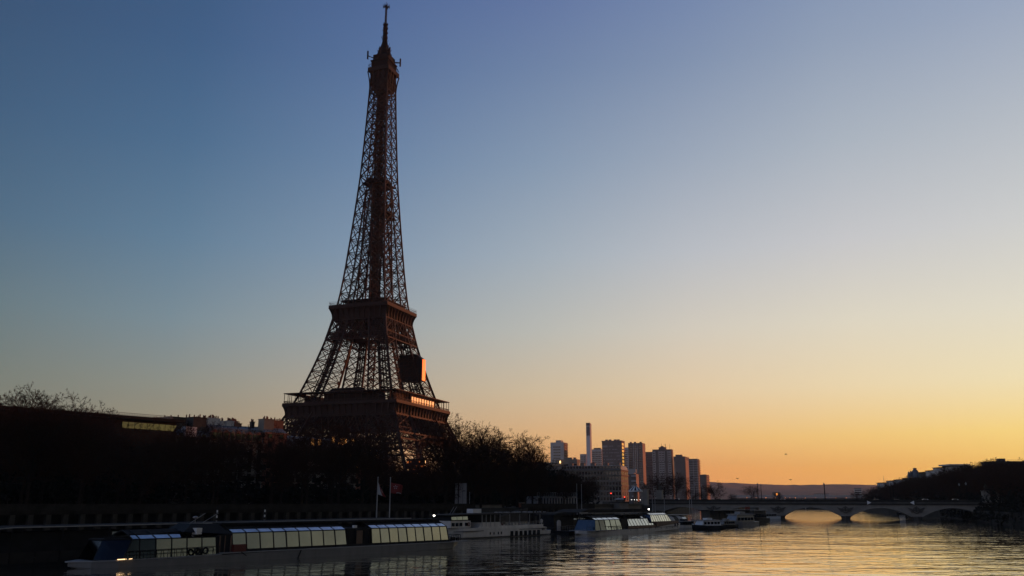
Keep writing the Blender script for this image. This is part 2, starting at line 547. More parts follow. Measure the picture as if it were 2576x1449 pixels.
for (p, q) in ((WALL[1], WALL[2]), (WALL[2], WALL[3]), (WALL[3], WALL[4])):
    d = q - p
    t = thing('quay_wall', {1: 'dark plain quay wall behind the black canopy pontoon', 2: 'dark plain quay wall behind the small moored boats', 3: 'dark plain quay wall next to the bridge abutment'}[WALL.index(p)], 'wall', (p.x, p.y, QUAY_Z), math.atan2(d.y, d.x))
    MB().bx(0, d.length, 0, .9, -1, 4.3).build('wall_face', STONE_Q, t)
    MB().bx(0, d.length, -.12, .95, 4.3, 5.2).build('parapet', DARKSTONE, t)

# ------------------------------------------------------------------ iron tower
TW = thing('iron_tower', 'very tall dark brown iron lattice tower tapering to a mast', 'tower', (-83.5, 511.3, 3.7), R(-19.69))
def lerp_tab(tab, z):
    if z <= tab[0][0]: return tab[0][1]
    for a, b in zip(tab, tab[1:]):
        if z <= b[0]:
            return a[1] + (b[1] - a[1]) * (z - a[0]) / (b[0] - a[0])
    return tab[-1][1]
OUT = [(0, 62.5), (12, 54.6), (24, 47.3), (36, 41.0), (50, 34.6), (57.6, 31.4), (64, 29.0), (72, 26.4), (80, 24.0), (88, 21.8), (96, 19.8), (104, 18.1), (112, 16.6), (118, 15.5), (128, 14.3), (140, 13.1), (150, 12.3), (162, 11.3), (175, 10.3), (188, 9.35), (200, 8.55), (220, 7.6), (240, 6.8), (260, 6.1), (274, 5.6)]
LEGW = [(0, 25), (24, 21.5), (50, 16.8), (64, 14.6), (80, 12.6), (96, 11), (112, 10.4), (118, 10.0), (140, 9.4), (162, 9.0), (196, 8.7)]
ou = lambda z: lerp_tab(OUT, z)
lw = lambda z: lerp_tab(LEGW, z)

def lattice_face(m, A0, B0, A1, B1, w_, cross=True, hor=True, k=None):
    if cross:
        m.beam(A0, B1, w_)
        m.beam(B0, A1, w_)
    if hor:
        m.beam(A1, B1, w_ * .9)

def lerp(a, b, t):
    return Vector(a) + (Vector(b) - Vector(a)) * t

Z_LOW = [-2, 9, 19, 28, 36.5]
Z_MID = [57.6, 64, 70.5, 77, 83.5, 90, 96]
Z_UP = [116, 124.5, 133, 141.5, 150, 158.5, 167, 175.5, 184, 192]
for sx in (-1, 1):
    for sy in (-1, 1):
        m = MB()
        def ch(z, a, b):
            o, l = ou(z), lw(z)
            return Vector((sx * (o if a else o - l), sy * (o if b else o - l), z))
        zs = Z_LOW + [43, 50.2] + Z_MID + [100.5, 108] + Z_UP
        for z0, z1 in zip(zs, zs[1:]):
            wc = 1.2 if z0 < 50 else (1.05 if z0 < 110 else .76)
            wx = .55 if z0 < 50 else (.36 if z0 < 110 else .40)
            c0 = [ch(z0, 1, 1), ch(z0, 1, 0), ch(z0, 0, 0), ch(z0, 0, 1)]
            c1 = [ch(z1, 1, 1), ch(z1, 1, 0), ch(z1, 0, 0), ch(z1, 0, 1)]
            for i in range(4):
                j = (i + 1) % 4
                m.beam(c0[i], c1[i], wc if i == 0 else wc * .9)
                lattice_face(m, c0[i], c0[j], c1[i], c1[j], wx)
                # secondary bracing that gives the girders their busy lattice
                mid0, mid1 = lerp(c0[i], c0[j], .5), lerp(c1[i], c1[j], .5)
                q0, q1 = lerp(c0[i], c1[i], .5), lerp(c0[j], c1[j], .5)
                if z0 < 112:
                    m.beam(mid1, q0, wx * .42)
                    m.beam(mid1, q1, wx * .42)
                    m.beam(mid0, q0, wx * .36)
                    m.beam(mid0, q1, wx * .36)
                m.beam(q0, q1, wx * .42)
            # star of struts across the inside of each panel point
            cen = (c1[0] + c1[1] + c1[2] + c1[3]) / 4
            for i in range(4):
                m.beam(c1[i], cen + Vector((0, 0, -.2)), wx * .5)
                m.beam(lerp(c1[i], c1[(i + 1) % 4], .5), cen, wx * .4)
                m.beam(c0[i], cen, wx * .42)
                m.beam(lerp(c0[i], c1[i], .5), cen, wx * .34)
        m.build('leg', IRON, TW)
        # lift track and stairs inside each inclined leg
        m = MB()
        for z0, z1 in ((0, 24), (24, 50), (57.6, 80), (80, 108)):
            for fx, fy in ((.35, .35), (.6, .35), (.35, .62), (.62, .62)):
                p = Vector((sx * (ou(z0) - lw(z0) * fx), sy * (ou(z0) - lw(z0) * fy), z0))
                q = Vector((sx * (ou(z1) - lw(z1) * fx), sy * (ou(z1) - lw(z1) * fy), z1))
                m.beam(p, q, .55)
        for k in range(24):
            z = 58 + k * 2.0
            c = Vector((sx * (ou(z) - lw(z) * .5), sy * (ou(z) - lw(z) * .5), z))
            e = 2.2 * (1 if k % 2 else -1)
            m.beam(c + Vector((e, -e * sx * sy, 0)), c + Vector((-e, e * sx * sy, 2.0)), 1.0, .35)
            if k % 4 == 0:
                m.box(c, (4.6, 4.6, .3))
        m.build('lift_track', IRON_D, TW)

# masonry-like feet
fm = MB().box((0, 0, 0), (27, 27, 4), 0, .94).mesh('foot', STONE)
copies('foot', fm, [(sx * 50, sy * 50, 1.0) for sx in (-1, 1) for sy in (-1, 1)], TW)

def fpt(k, u, z, off=0.0, half=None):     # point on face k: u in -1..1 across the face
    h = half if half is not None else ou(z)
    x, y = u * h, -(h + off)
    for _ in range(k):
        x, y = -y, x
    return Vector((x, y, z))

# big arches and the lattice belts of the first stage, one of each per face
for k in range(4):
    m = MB()
    n = 40
    def arc(t, a, b):
        x = a * math.cos(t)
        z = 3.0 + b * math.sin(t)
        h = ou(z)
        return fpt(k, x / h, z, .15)
    prev_ = None
    for i in range(n + 1):
        t = math.pi * (.06 + .88 * i / n)
        A, B, Cc = arc(t, 36.2, 33.2), arc(t, 39.2, 36.6), arc(t, 37.4, 34.6)
        if prev_:
            m.beam(prev_[0], A, .75, .9)
            m.beam(prev_[1], B, .7, .9)
            m.beam(prev_[2], Cc, .3)
            m.beam(prev_[0], B, .3)
            m.beam(prev_[1], A, .3)
        m.beam(A, B, .4)
        # radial posts of the spandrel up to the belt
        if B.z < 35.6:
            xs = B.copy()
            top = fpt(k, ((36.2 + 5.5 * 0) * 0 + (39.2 * math.cos(t) * 1.06)) / ou(36.4), 36.4, .15)
            if abs(39.2 * math.cos(t) * 1.06) < 36 and abs(math.cos(t)) > .25:
                m.beam(B, top, .28)
        prev_ = (A, B, Cc)
    m.build('arch', IRON, TW)

    m = MB()
    for z, ww in ((36.5, .75), (40.0, .8), (50.0, .8)):
        m.beam(fpt(k, -1, z, .1), fpt(k, 1, z, .1), ww)
    nb = 46                                # fine lattice strip
    for i in range(nb):
        u0, u1 = -1 + 2 * i / nb, -1 + 2 * (i + 1) / nb
        m.beam(fpt(k, u0, 36.6, .1), fpt(k, u1, 39.9, .1), .26)
        m.beam(fpt(k, u1, 36.6, .1), fpt(k, u0, 39.9, .1), .26)
    nb = 17                                # big double lattice
    for i in range(nb):
        u0, u1 = -1 + 2 * i / nb, -1 + 2 * (i + 1) / nb
        m.beam(fpt(k, u0, 40.1, .2), fpt(k, u1, 49.9, .2), .48)
        m.beam(fpt(k, u1, 40.1, .2), fpt(k, u0, 49.9, .2), .48)
        m.beam(fpt(k, (u0 + u1) / 2, 40.1, .1), fpt(k, u1, 45, .1), .22)
        m.beam(fpt(k, u0, 45, .1), fpt(k, (u0 + u1) / 2, 49.9, .1), .22)
    for z0, z1 in ((36.5, 50.2),):
        for sgn in (-1, 1):
            a0 = (ou(z0) - lw(z0)) / ou(z0)
            a1 = (ou(z1) - lw(z1)) / ou(z1)
            m.beam(fpt(k, sgn * a0, z0, .25), fpt(k, sgn * a1, z1, .25), 1.1)
    # inner truss behind the belt
    for i in range(18):
        u0, u1 = -1 + 2 * i / 18, -1 + 2 * (i + 1) / 18
        m.beam(fpt(k, u0, 42, -8), fpt(k, u1, 50, -8), .4)
        m.beam(fpt(k, u1, 42, -8), fpt(k, u0, 50, -8), .4)
    m.build('lattice_belt', IRON, TW)

def cornice(m, z0, z1, h0, h1, nbr, band, th):
    # recessed wall, curved brackets and the projecting band on all four faces
    for k in range(4):
        a, b = fpt(k, -1, z0, 0, h0 - .5), fpt(k, 1, z0, 0, h0 - .5)
        c, d = fpt(k, 1, z1, 0, h0 - .2), fpt(k, -1, z1, 0, h0 - .2)
        m.add([a, b, c, d], [(0, 1, 2, 3)])
        for z, hh, ww in ((z0, h0, .7), (z1, h1, .7)):
            m.beam(fpt(k, -1, z, -.2, hh), fpt(k, 1, z, -.2, hh), ww, ww)
        for i in range(nbr + 1):
            u = -1 + 2 * i / nbr
            pts = []
            N_ = 6
            for q in range(N_ + 1):
                t = q / N_
                z = z0 + (z1 - z0) * t
                o_ = h0 + (h1 - h0) * (t ** 2.4) + .25
                pts.append(fpt(k, u * (o_ / o_), z, 0, o_))
            inner = [fpt(k, u, z1, 0, h0 - .3), fpt(k, u, z0, 0, h0 - .3)]
            # keep the bracket at one place along the face
            uu = u * h0
            def fix(z, o_):
                x, y = uu * (o_ / h0), -o_
                for _ in range(k):
                    x, y = -y, x
                return Vector((x, y, z))
            pts = [fix(z0 + (z1 - z0) * q / N_, h0 + (h1 - h0) * ((q / N_) ** 2.4) + .2) for q in range(N_ + 1)]
            inner = [fix(z1, h0 - .4), fix(z0, h0 - .4)]
            along = Vector((1, 0, 0))
            for _ in range(k):
                along = Vector((-along.y, along.x, 0))
            m.extr([p - along * th / 2 for p in pts + inner], along * th)
    # projecting band
    for k in range(4):
        q = [fpt(k, -1, z1, 0, h1 + .2), fpt(k, 1, z1, 0, h1 + .2), fpt(k, 1, z1, 0, h1 - .8), fpt(k, -1, z1, 0, h1 - .8)]
        m.extr(q, (0, 0, band))

def ring(m, z0, z1, ho, hi):
    for k in range(4):
        m.extr([fpt(k, -1, z0, 0, ho), fpt(k, 1, z0, 0, ho), fpt(k, hi / ho * 1.0 * ho / hi, z0, 0, hi), fpt(k, -1, z0, 0, hi)], (0, 0, z1 - z0))

G1 = bpy.data.objects.new('first_gallery', None); COL.objects.link(G1); G1.parent = TW
m = MB(); cornice(m, 50.4, 56.2, 34.2, 35.7, 18, 1.3, .45); m.build('cornice', IRON, G1)
m = MB(); ring(m, 56.9, 57.5, 34.8, 13.0); ring(m, 55.2, 56.3, 33.4, 14); m.build('floor', IRON_D, G1)
m = MB()
for k in range(4):
    for i in range(21):
        u = -1 + 2 * i / 20
        m.beam(fpt(k, u, 57.4, 0, 35.1), fpt(k, u, 62.9, 0, 35.1), .24)
    for z, ww in ((58.0, .12), (58.7, .2)):
        m.beam(fpt(k, -1, z, 0, 35.3), fpt(k, 1, z, 0, 35.3), ww)
    for i in range(140):
        u = -1 + 2 * i / 140
        m.beam(fpt(k, u, 57.5, 0, 35.3), fpt(k, u, 58.7, 0, 35.3), .07)
m.build('balustrade', IRON, G1)
m = MB(); ring(m, 62.8, 63.25, 35.5, 28.4)
m.build('roof', IRON, G1)
m = MB()
for k, u0, u1, d0, zt in ((0, -.42, .86, 30, 62.7), (1, -.9, -.35, 30.2, 62.7), (1, .72, .9, 30, 62.7), (2, -.8, .8, 29.5, 62.7), (3, -.4, .8, 29.5, 62.7), (0, -.3, .42, 26.5, 65.6)):
    m.extr([fpt(k, u0, 57.5, 0, d0), fpt(k, u1, 57.5, 0, d0), fpt(k, u1, 57.5, 0, 23.5), fpt(k, u0, 57.5, 0, 23.5)], (0, 0, zt - 57.5))
m.extr([fpt(0, -.5, 63.4, 0, 27), fpt(0, .4, 63.4, 0, 27), fpt(0, .3, 66.3, 0, 25), fpt(0, -.42, 66.3, 0, 25)], Vector((0, 5, 0)))
m.build('pavilion', IRON_D, G1)
pn = bpy.data.objects.new('glass_pavilion', None); COL.objects.link(pn); pn.parent = G1
m = MB(); m.extr([fpt(1, -.34, 57.5, 0, 31.6), fpt(1, .68, 57.5, 0, 31.6), fpt(1, .68, 57.5, 0, 24), fpt(1, -.34, 57.5, 0, 24)], (0, 0, 5.2)); m.build('pavilion_wall', IRON_D, G1)
m = MB()
m.extr([fpt(1, -.048, 58.4, 0, 31.66), fpt(1, .048, 58.4, 0, 31.66), fpt(1, .048, 61.9, 0, 31.66), fpt(1, -.048, 61.9, 0, 31.66)], Vector((.08, 0, 0)))
pane_me = m.mesh('pavilion_window', GLASSW)
bpy.data.objects.remove(pn)
copies('pavilion_window', pane_me, [(0, 31.66 * (-.24 + i * .108), 0) for i in range(9)], G1)
m = MB()
for h_ in (27.0, 17.0):
    for k in range(4):
        m.extr([fpt(k, -1, 45, 0, h_), fpt(k, 1, 45, 0, h_), fpt(k, 1, 55, 0, h_), fpt(k, -1, 55, 0, h_)], fpt(k, 0, 0, 0, -.3))
m.build('sky_blocking_plates', IRON_D, G1)  # solid plates added to block the sky behind the belts
# second stage belt
for k in range(4):
    m = MB()
    for z, ww in ((95.6, .6), (99.6, .6), (107.6, .6)):
        m.beam(fpt(k, -1, z, .1), fpt(k, 1, z, .1), ww)
    nb = 22
    for i in range(nb):
        u0, u1 = -1 + 2 * i / nb, -1 + 2 * (i + 1) / nb
        um = (u0 + u1) / 2
        m.beam(fpt(k, u0, 95.8, .1), fpt(k, u1, 99.4, .1), .24)
        m.beam(fpt(k, u1, 95.8, .1), fpt(k, u0, 99.4, .1), .24)
    for i in range(5):
        u0, u1 = -1 + 2 * i / 5, -1 + 2 * (i + 1) / 5
        m.beam(fpt(k, u0, 99.8, .1), fpt(k, u1, 107.5, .1), .42)
        m.beam(fpt(k, u1, 99.8, .1), fpt(k, u0, 107.5, .1), .42)
        if i: m.beam(fpt(k, u0, 95.8, .2), fpt(k, u0, 107.5, .2), .5)
    for i in range(8):
        u0, u1 = -1 + 2 * i / 8, -1 + 2 * (i + 1) / 8
        m.beam(fpt(k, u0, 97, -5), fpt(k, u1, 107, -5), .5)
        m.beam(fpt(k, u1, 97, -5), fpt(k, u0, 107, -5), .5)
    m.build('lattice_belt', IRON, TW)
G2 = bpy.data.objects.new('second_gallery', None); COL.objects.link(G2); G2.parent = TW
m = MB(); cornice(m, 107.8, 114.6, 17.4, 19.2, 10, 1.7, .4); m.build('cornice', IRON, G2)
m = MB(); ring(m, 115.4, 116.0, 18.5, 4.0); ring(m, 106.8, 107.5, 16.6, 4.0); ring(m, 98.8, 99.3, 17.8, 7.0); m.build('floor', IRON_D, G2)
m = MB()
random.seed(3)
for k in range(4):
    m.beam(fpt(k, -1, 117.6, 0, 19.2), fpt(k, 1, 117.6, 0, 19.2), .14)
    m.beam(fpt(k, -1, 118.3, 0, 19.4), fpt(k, 1, 118.3, 0, 19.4), .1)
    for i in range(40):
        u = -1 + 2 * i / 40
        m.beam(fpt(k, u, 116.2, 0, 19.2), fpt(k, u, 117.6, 0, 19.2), .1)
m.build('balustrade', IRON, G2)
m = MB()
ring(m, 119.4, 120.0, 14.6, 9.5)
for k in range(4):
    m.beam(fpt(k, -1, 121.2, 0, 14.6), fpt(k, 1, 121.2, 0, 14.6), .16)
    m.extr([fpt(k, -.45, 116, 0, 12), fpt(k, .45, 116, 0, 12), fpt(k, .45, 116, 0, 9), fpt(k, -.45, 116, 0, 9)], (0, 0, 3.4))
    for i in range(24):
        u = -1 + 2 * i / 24 + .02
        m.beam(fpt(k, u, 116.2, 0, 17.0), fpt(k, u, 117.3 + .5 * ((i * 7) % 5) / 5, 0, 17.0), .35)
m.bx(-7, 7, -7, 7, 116, 121.5)
m.build('pavilion', IRON_D, G2)

# upper shaft: legs already merge at 192 m, here the single square pylon above
m = MB()
zs = [192]
while zs[-1] < 268: zs.append(zs[-1] + (8.0 - .028 * (zs[-1] - 192)))
zs[-1] = 272.0
for k in range(4):
    for z0, z1 in zip(zs, zs[1:]):
        A0, C0, B0 = fpt(k, -1, z0), fpt(k, 0, z0), fpt(k, 1, z0)
        A1, C1, B1 = fpt(k, -1, z1), fpt(k, 0, z1), fpt(k, 1, z1)
        m.beam(A0, A1, .72)
        m.beam(C0, C1, .52)
        for (a0, b0, a1, b1) in ((A0, C0, A1, C1), (C0, B0, C1, B1)):
            lattice_face(m, a0, b0, a1, b1, .42)
            m.beam(lerp(a0, a1, .5), lerp(b0, b1, .5), .14)
        m.beam(A1, (A1 + B1) / 2 * .0 + Vector((0, 0, z1)), .26)
        m.beam(C1, Vector((0, 0, z1)), .24)
        m.beam(A0, Vector((0, 0, z1)), .2)
        m.beam(C0, fpt((k + 1) % 4, 0, z1), .2)
m.build('upper_shaft', IRON, TW)
# gusset plates at the joints
m = MB()
for k in range(4):
    for z0, z1 in zip(zs, zs[1:]):
        m.box(fpt(k, 0, z1, .1), (1.2, .35, 1.2) if k % 2 == 0 else (.35, 1.2, 1.2))
    for z1 in Z_UP[1:]:
        for sgn in (-1, 1):
            c = fpt(k, sgn * (ou(z1) - lw(z1)) / ou(z1), z1, .1)
            m.box(c, (1.1, .4, 1.3) if k % 2 == 0 else (.4, 1.1, 1.3))
m.build('gusset_plate', IRON, TW)['kind'] = 'stuff'
# lift shaft up the middle
m = MB()
hs = 2.3
z = 116.0
while z < 270:
    z1 = z + 6.0
    for k in range(4):
        A0, B0 = fpt(k, -1, z, 0, hs), fpt(k, 1, z, 0, hs)
        A1, B1 = fpt(k, -1, z1, 0, hs), fpt(k, 1, z1, 0, hs)
        m.beam(A0, A1, .6)
        m.beam(fpt(k, -.33, z, 0, hs), fpt(k, -.33, z1, 0, hs), .35)
        m.beam(fpt(k, .33, z, 0, hs), fpt(k, .33, z1, 0, hs), .35)
        m.beam(A0, B1, .3)
        m.beam(B0, A1, .3)
        m.beam(A1, B1, .5)
    m.bx(-.5, .5, -.5, .5, z, z1)
    z = z1
m.build('lift_shaft', IRON_D, TW)
m = MB()
ring(m, 195.4, 196.2, 7.6, 2.6)
for k in range(4):
    m.extr([fpt(k, -1, 196, 0, 5.9), fpt(k, 1, 196, 0, 5.9), fpt(k, 1, 196, 0, 5.5), fpt(k, -1, 196, 0, 5.5)], (0, 0, 3.0))
m.build('middle_platform', IRON_D, TW)
m = MB()
m.extr([(6.0, -8.6, 173.5), (6.0, 6.0, 173.5), (6.0, 6.0, 174.3), (6.0, -8.6, 174.3)], (3.6, 0, 0)).bx(5, 9, -5, 2, 174, 176.4)
m.build('maintenance_platform', IRON_D, TW)
# top
G3 = bpy.data.objects.new('top_gallery', None); COL.objects.link(G3); G3.parent = TW
m = MB()
for k in range(4):
    prev_ = None
    for i in range(9):
        t = i / 8
        z = 259 + 13 * t
        h = 6.15 + 1.25 * t ** 2.2
        p = [fpt(k, u, z, 0, h) for u in (-1, -.5, 0, .5, 1)]
        if prev_:
            for a, b in zip(prev_, p): m.beam(a, b, .55)
        prev_ = p
    for z, h in ((259, 6.15), (264, 6.1)):
        m.beam(fpt(k, -1, z, 0, h), fpt(k, 1, z, 0, h), .55)
    m.extr([fpt(k, -1, 260, 0, 5.4), fpt(k, 1, 260, 0, 5.4), fpt(k, 1, 272, 0, 5.6), fpt(k, -1, 272, 0, 5.6)], Vector((0, 0, .01)) + (fpt(k, 0, 0, 0, -.2)))
m.build('flared_cornice', IRON, G3)
m = MB()
m.bx(-7.4, 7.4, -7.4, 7.4, 272, 272.6)
for k in range(4):
    m.extr([fpt(k, -1, 272.5, 0, 7.45), fpt(k, 1, 272.5, 0, 7.45), fpt(k, 1, 272.5, 0, 7.2), fpt(k, -1, 272.5, 0, 7.2)], (0, 0, 2.2))
m.build('balcony', IRON, G3)
m = MB()
m.bx(-5.9, 5.9, -5.9, 5.9, 272.6, 279.6)
for k in range(4):
    for i in range(13):
        u = -1 + 2 * i / 12
        m.beam(fpt(k, u, 274.6, 0, 7.3), fpt(k, u, 276.6, 0, 7.2), .12)
        m.beam(fpt(k, u, 276.6, 0, 7.2), fpt(k, u * .95, 279.4, 0, 6.0), .12)
    m.beam(fpt(k, -1, 276.6, 0, 7.2), fpt(k, 1, 276.6, 0, 7.2), .14)
m.bx(-6.4, 6.4, -6.4, 6.4, 279.6, 280.3)
m.build('cabin', IRON_D, G3)
m = MB()
random.seed(11)
m.bx(-5.2, 5.2, -5.2, 5.2, 280.3, 284.5)
m.lathe((0, 0, 0), [(5.2, 284.5), (4.4, 287.5), (3.1, 290.5), (2.2, 293.5), (1.5, 296.5), (1.2, 299)], 8)
for i in range(150):
    a = random.uniform(0, 2 * math.pi)
    z = random.uniform(280, 297)
    r = max(.8, 6.0 - (z - 280) * .31) * random.uniform(.7, 1.12)
    p = Vector((r * math.cos(a), r * math.sin(a), z))
    m.beam(p, p + Vector((random.uniform(-1.6, 1.6), random.uniform(-1.6, 1.6), random.uniform(.4, 2.6))), random.uniform(.12, .4))
for k in range(4):
    m.beam(fpt(k, -.95, 282, 0, 5), fpt(k, -.95, 283, 0, 7.9), .35)
    m.beam(fpt(k, .95, 282.5, 0, 5), fpt(k, .95, 283, 0, 7.6), .35)
    p = fpt(k, -.95, 280.6, 0, 8.0)
    m.beam(p, p + Vector((0, 0, 5.6)), .75)
    p = fpt(k, .95, 280.6, 0, 7.7)
    m.beam(p, p + Vector((0, 0, 4.6)), .4)
m.build('equipment_crown', IRON_D, G3)
m = MB()
for sx in (-1, 1):
    for sy in (-1, 1):
        m.beam((sx * .85, sy * .85, 297), (sx * .8, sy * .8, 309.5), .35)
        m.beam((sx * .45, sy * .45, 309.5), (sx * .4, sy * .4, 322), .22)
m.bx(-.7, .7, -.7, .7, 298, 309)
for i in range(24):
    z = 298 + i * .48
    a = i * 2.4
    m.beam((0, 0, z), (1.75 * math.cos(a), 1.75 * math.sin(a), z), .3, .5)
    m.beam((1.6 * math.cos(a), 1.6 * math.sin(a), z - .6), (1.6 * math.cos(a), 1.6 * math.sin(a), z + .6), .3)
for i in range(12):
    z = 309.6 + i * 1.02
    for a, b in (((-.42, -.42), (.42, -.42)), ((.42, -.42), (.42, .42)), ((.42, .42), (-.42, .42)), ((-.42, .42), (-.42, -.42))):
        m.beam((a[0], a[1], z), (b[0], b[1], z + 1), .14)
for a in (0, 1.57, .8, 2.3):
    c, s_ = math.cos(a), math.sin(a)
    m.beam((-2.3 * c, -2.3 * s_, 321.2), (2.3 * c, 2.3 * s_, 321.2), .3)
    for q in (-2.2, -1.3, 1.3, 2.2):
        m.beam((q * c, q * s_, 320.4), (q * c, q * s_, 322.6), .18)
m.bx(-.6, .6, -.6, .6, 320.6, 322.2)
m.beam((0, 0, 322), (0, 0, 325), .16)
m.beam((.5, .3, 322), (.5, .3, 324), .14)
m.build('antenna_mast', IRON_D, TW)
# the boarded box hung on the right-hand leg
BX = bpy.data.objects.new('boarded_enclosure', None); COL.objects.link(BX); BX.parent = TW
pts = [(11.2, 74), (26.6, 74), (26.6, 87.2), (22.6, 90.2), (11.2, 90.2)]
m = MB(); m.extr([(x, 13.5, z) for x, z in pts], (0, 4.7, 0)); m.build('dark_panel', BLACK, BX)
m = MB()
for i in range(6): m.beam((11.6 + i * 2.9, 13.4, 74), (11.6 + i * 2.9, 13.4, 90.1 - max(0, i - 4) * 3), .22)
for z in (74.2, 78, 82, 86): m.beam((11.2, 13.4, z), (26.6, 13.4, z), .18)
m.beam((12, 13.4, 70), (12, 13.4, 74), .3).beam((26, 13.4, 68), (26, 13.4, 74), .3).beam((14, 16, 70), (24, 16, 74), .3)
m.build('panel_frame', IRON, BX)
m = MB(); m.bx(26.64, 26.9, 13.7, 18.0, 74.3, 87); m.build('sunlit_panel', TARP, BX)['label'] = 'board coloured with the orange of the low sun'

# ------------------------------------------------------------------ stone bridge
BA = Vector((-83.5, 511.3, 0))
BD = Vector((.9415, -.3369, 0))
BR = thing('stone_bridge', 'long stone bridge of five flat arches across the river', 'bridge', BA + BD * 165.0, math.atan2(BD.y, BD.x))
SP, BW = 30.75, 24.0
piers_x = [SP * i for i in range(1, 5)]
for i in range(5):
    x0, x1 = SP * i + 1.7, SP * (i + 1) - 1.7
    m = MB()
    nseg = 18
    lo = []
    for q in range(nseg + 1):
        t = q / nseg
        x = x0 + (x1 - x0) * t
        lo.append((x, .9 + 4.55 * (1 - (2 * t - 1) ** 2)))
    prof_ = [(SP * i, 6.8), (SP * i, .9)] + lo + [(SP * (i + 1), .9), (SP * (i + 1), 6.8)]
    # side walls and soffit as one closed ring
    n = len(prof_)
    f_ = [(x, 0, z) for x, z in prof_]
    b_ = [(x, BW, z) for x, z in prof_]
    mv = f_ + b_
    fs = [(j, (j + 1) % n, n + (j + 1) % n, n + j) for j in range(n)]
    for q in range(nseg):        # front and back as quads between arch and deck line
        pass
    tops = [(x, 0, 6.8) for x, z in lo]
    m.add(mv, fs)
    for yy in (0, BW):
        vs_ = [(x, yy, z) for x, z in lo] + [(x, yy, 6.8) for x, z in lo]
        k_ = len(lo)
        m.add(vs_, [(j, j + 1, k_ + j + 1, k_ + j) for j in range(k_ - 1)])
        m.add([(SP * i, yy, .9), (x0, yy, .9), (x0, yy, 6.8), (SP * i, yy, 6.8)], [(0, 1, 2, 3)])
        m.add([(x1, yy, .9), (SP * (i + 1), yy, .9), (SP * (i + 1), yy, 6.8), (x1, yy, 6.8)], [(0, 1, 2, 3)])
    sp_ = m.build('arch_span', STONE, BR)
    m = MB()                     # voussoir ring, a hand proud of the wall
    for a, b in zip(lo, lo[1:]):
        m.add([(a[0], -.1, a[1] - .02), (b[0], -.1, b[1] - .02), (b[0], -.1, b[1] + .5), (a[0], -.1, a[1] + .5),
               (a[0], .3, a[1] - .02), (b[0], .3, b[1] - .02), (b[0], .3, b[1] + .5), (a[0], .3, a[1] + .5)],
              [(0, 1, 2, 3), (0, 4, 5, 1), (3, 2, 6, 7), (4, 7, 6, 5)])
    m.build('voussoirs', STONE, sp_)
m = MB()
pm = MB().poly([(-1.9, 1), (-1.9, -1.2), (-1.2, -2.6), (0, -3.3), (1.2, -2.6), (1.9, -1.2), (1.9, 1), (1.9, BW + 1), (0, BW + 3), (-1.9, BW + 1)], -2, 1.0).poly([(-2.3, .5), (-2.3, -1.3), (-1.4, -2.9), (0, -3.7), (1.4, -2.9), (2.3, -1.3), (2.3, .5), (2.3, BW + 1), (0, BW + 3.2), (-2.3, BW + 1)], 1.0, 1.6).mesh('pier', STONE_D)
copies('pier', pm, [(x, 0, 0) for x in piers_x], BR)
# wreath and spread-wing relief above each pier
m = MB()
for a in range(14):
    t0, t1 = 2 * math.pi * a / 14, 2 * math.pi * (a + 1) / 14
    m.beam((1.35 * math.cos(t0), -.3, 4.4 + 1.35 * math.sin(t0)), (1.35 * math.cos(t1), -.3, 4.4 + 1.35 * math.sin(t1)), .5, .4)
for sg in (-1, 1):
    for q in range(5):
        m.beam((sg * .4, -.35, 4.5), (sg * (3.6 - .35 * q), -.2, 5.5 - .52 * q), .4, .3)
m.box((0, -.35, 4.7), (.9, .5, 1.9)).box((.2, -.45, 5.9), (.55, .5, .6))
em = m.mesh('eagle_relief', STONE_D)
copies('eagle_relief', em, [(x, 0, 0) for x in piers_x], BR)
MB().bx(-3, 5 * SP + 3, -.55, BW + .55, 6.8, 7.35).build('cornice', DARKSTONE, BR)  # the cornice's shade is put into this darker stone
MB().bx(-3, 5 * SP + 3, -.3, BW + .3, 7.35, 8.1).build('deck', STONE_D, BR)
m = MB()
for yy in (-.2, BW - .15):
    m.bx(-3, 5 * SP + 3, yy, yy + .35, 8.1, 8.98).bx(-3, 5 * SP + 3, yy - .08, yy + .43, 8.98, 9.15)
m.build('parapet', DARKSTONE, BR)
for i in range(26):
    pass
MB().bx(-26, 1.7, .3, BW - .3, -2, 6.79).bx(-26, -3.01, .2, BW - .2, 6.79, 8.0).build('abutment', STONE_D, BR)
MB().bx(5 * SP - 1.7, 5 * SP + 30, .3, BW - .3, -2, 6.79).bx(5 * SP + 3.01, 5 * SP + 30, .2, BW - .2, 6.79, 8.0).build('abutment', DARKSTONE, BR)
nav = MB().add([(-.9, 0, 0), (.9, .0, .9), (-.9, 0, 1.8), (-.9, .06, 0), (.9, .06, .9), (-.9, .06, 1.8)], [(0, 1, 2), (5, 4, 3), (0, 3, 4, 1), (1, 4, 5, 2), (2, 5, 3, 0)]).mesh('navigation_mark', WHITE)
o1 = copies('navigation_mark', nav, [(3.35 * SP, -.68, 6.9)], BR)[0]
o2 = copies('navigation_mark', nav, [(3.95 * SP, -.62, 6.9)], BR, math.pi)[0]

def bridge_pt(x, y, z=8.1):
    n_ = Vector((-BD.y, BD.x, 0))
    p = BA + BD * (165 + x) + n_ * y
    return Vector((p.x, p.y, z))
BRZ = math.atan2(BD.y, BD.x)

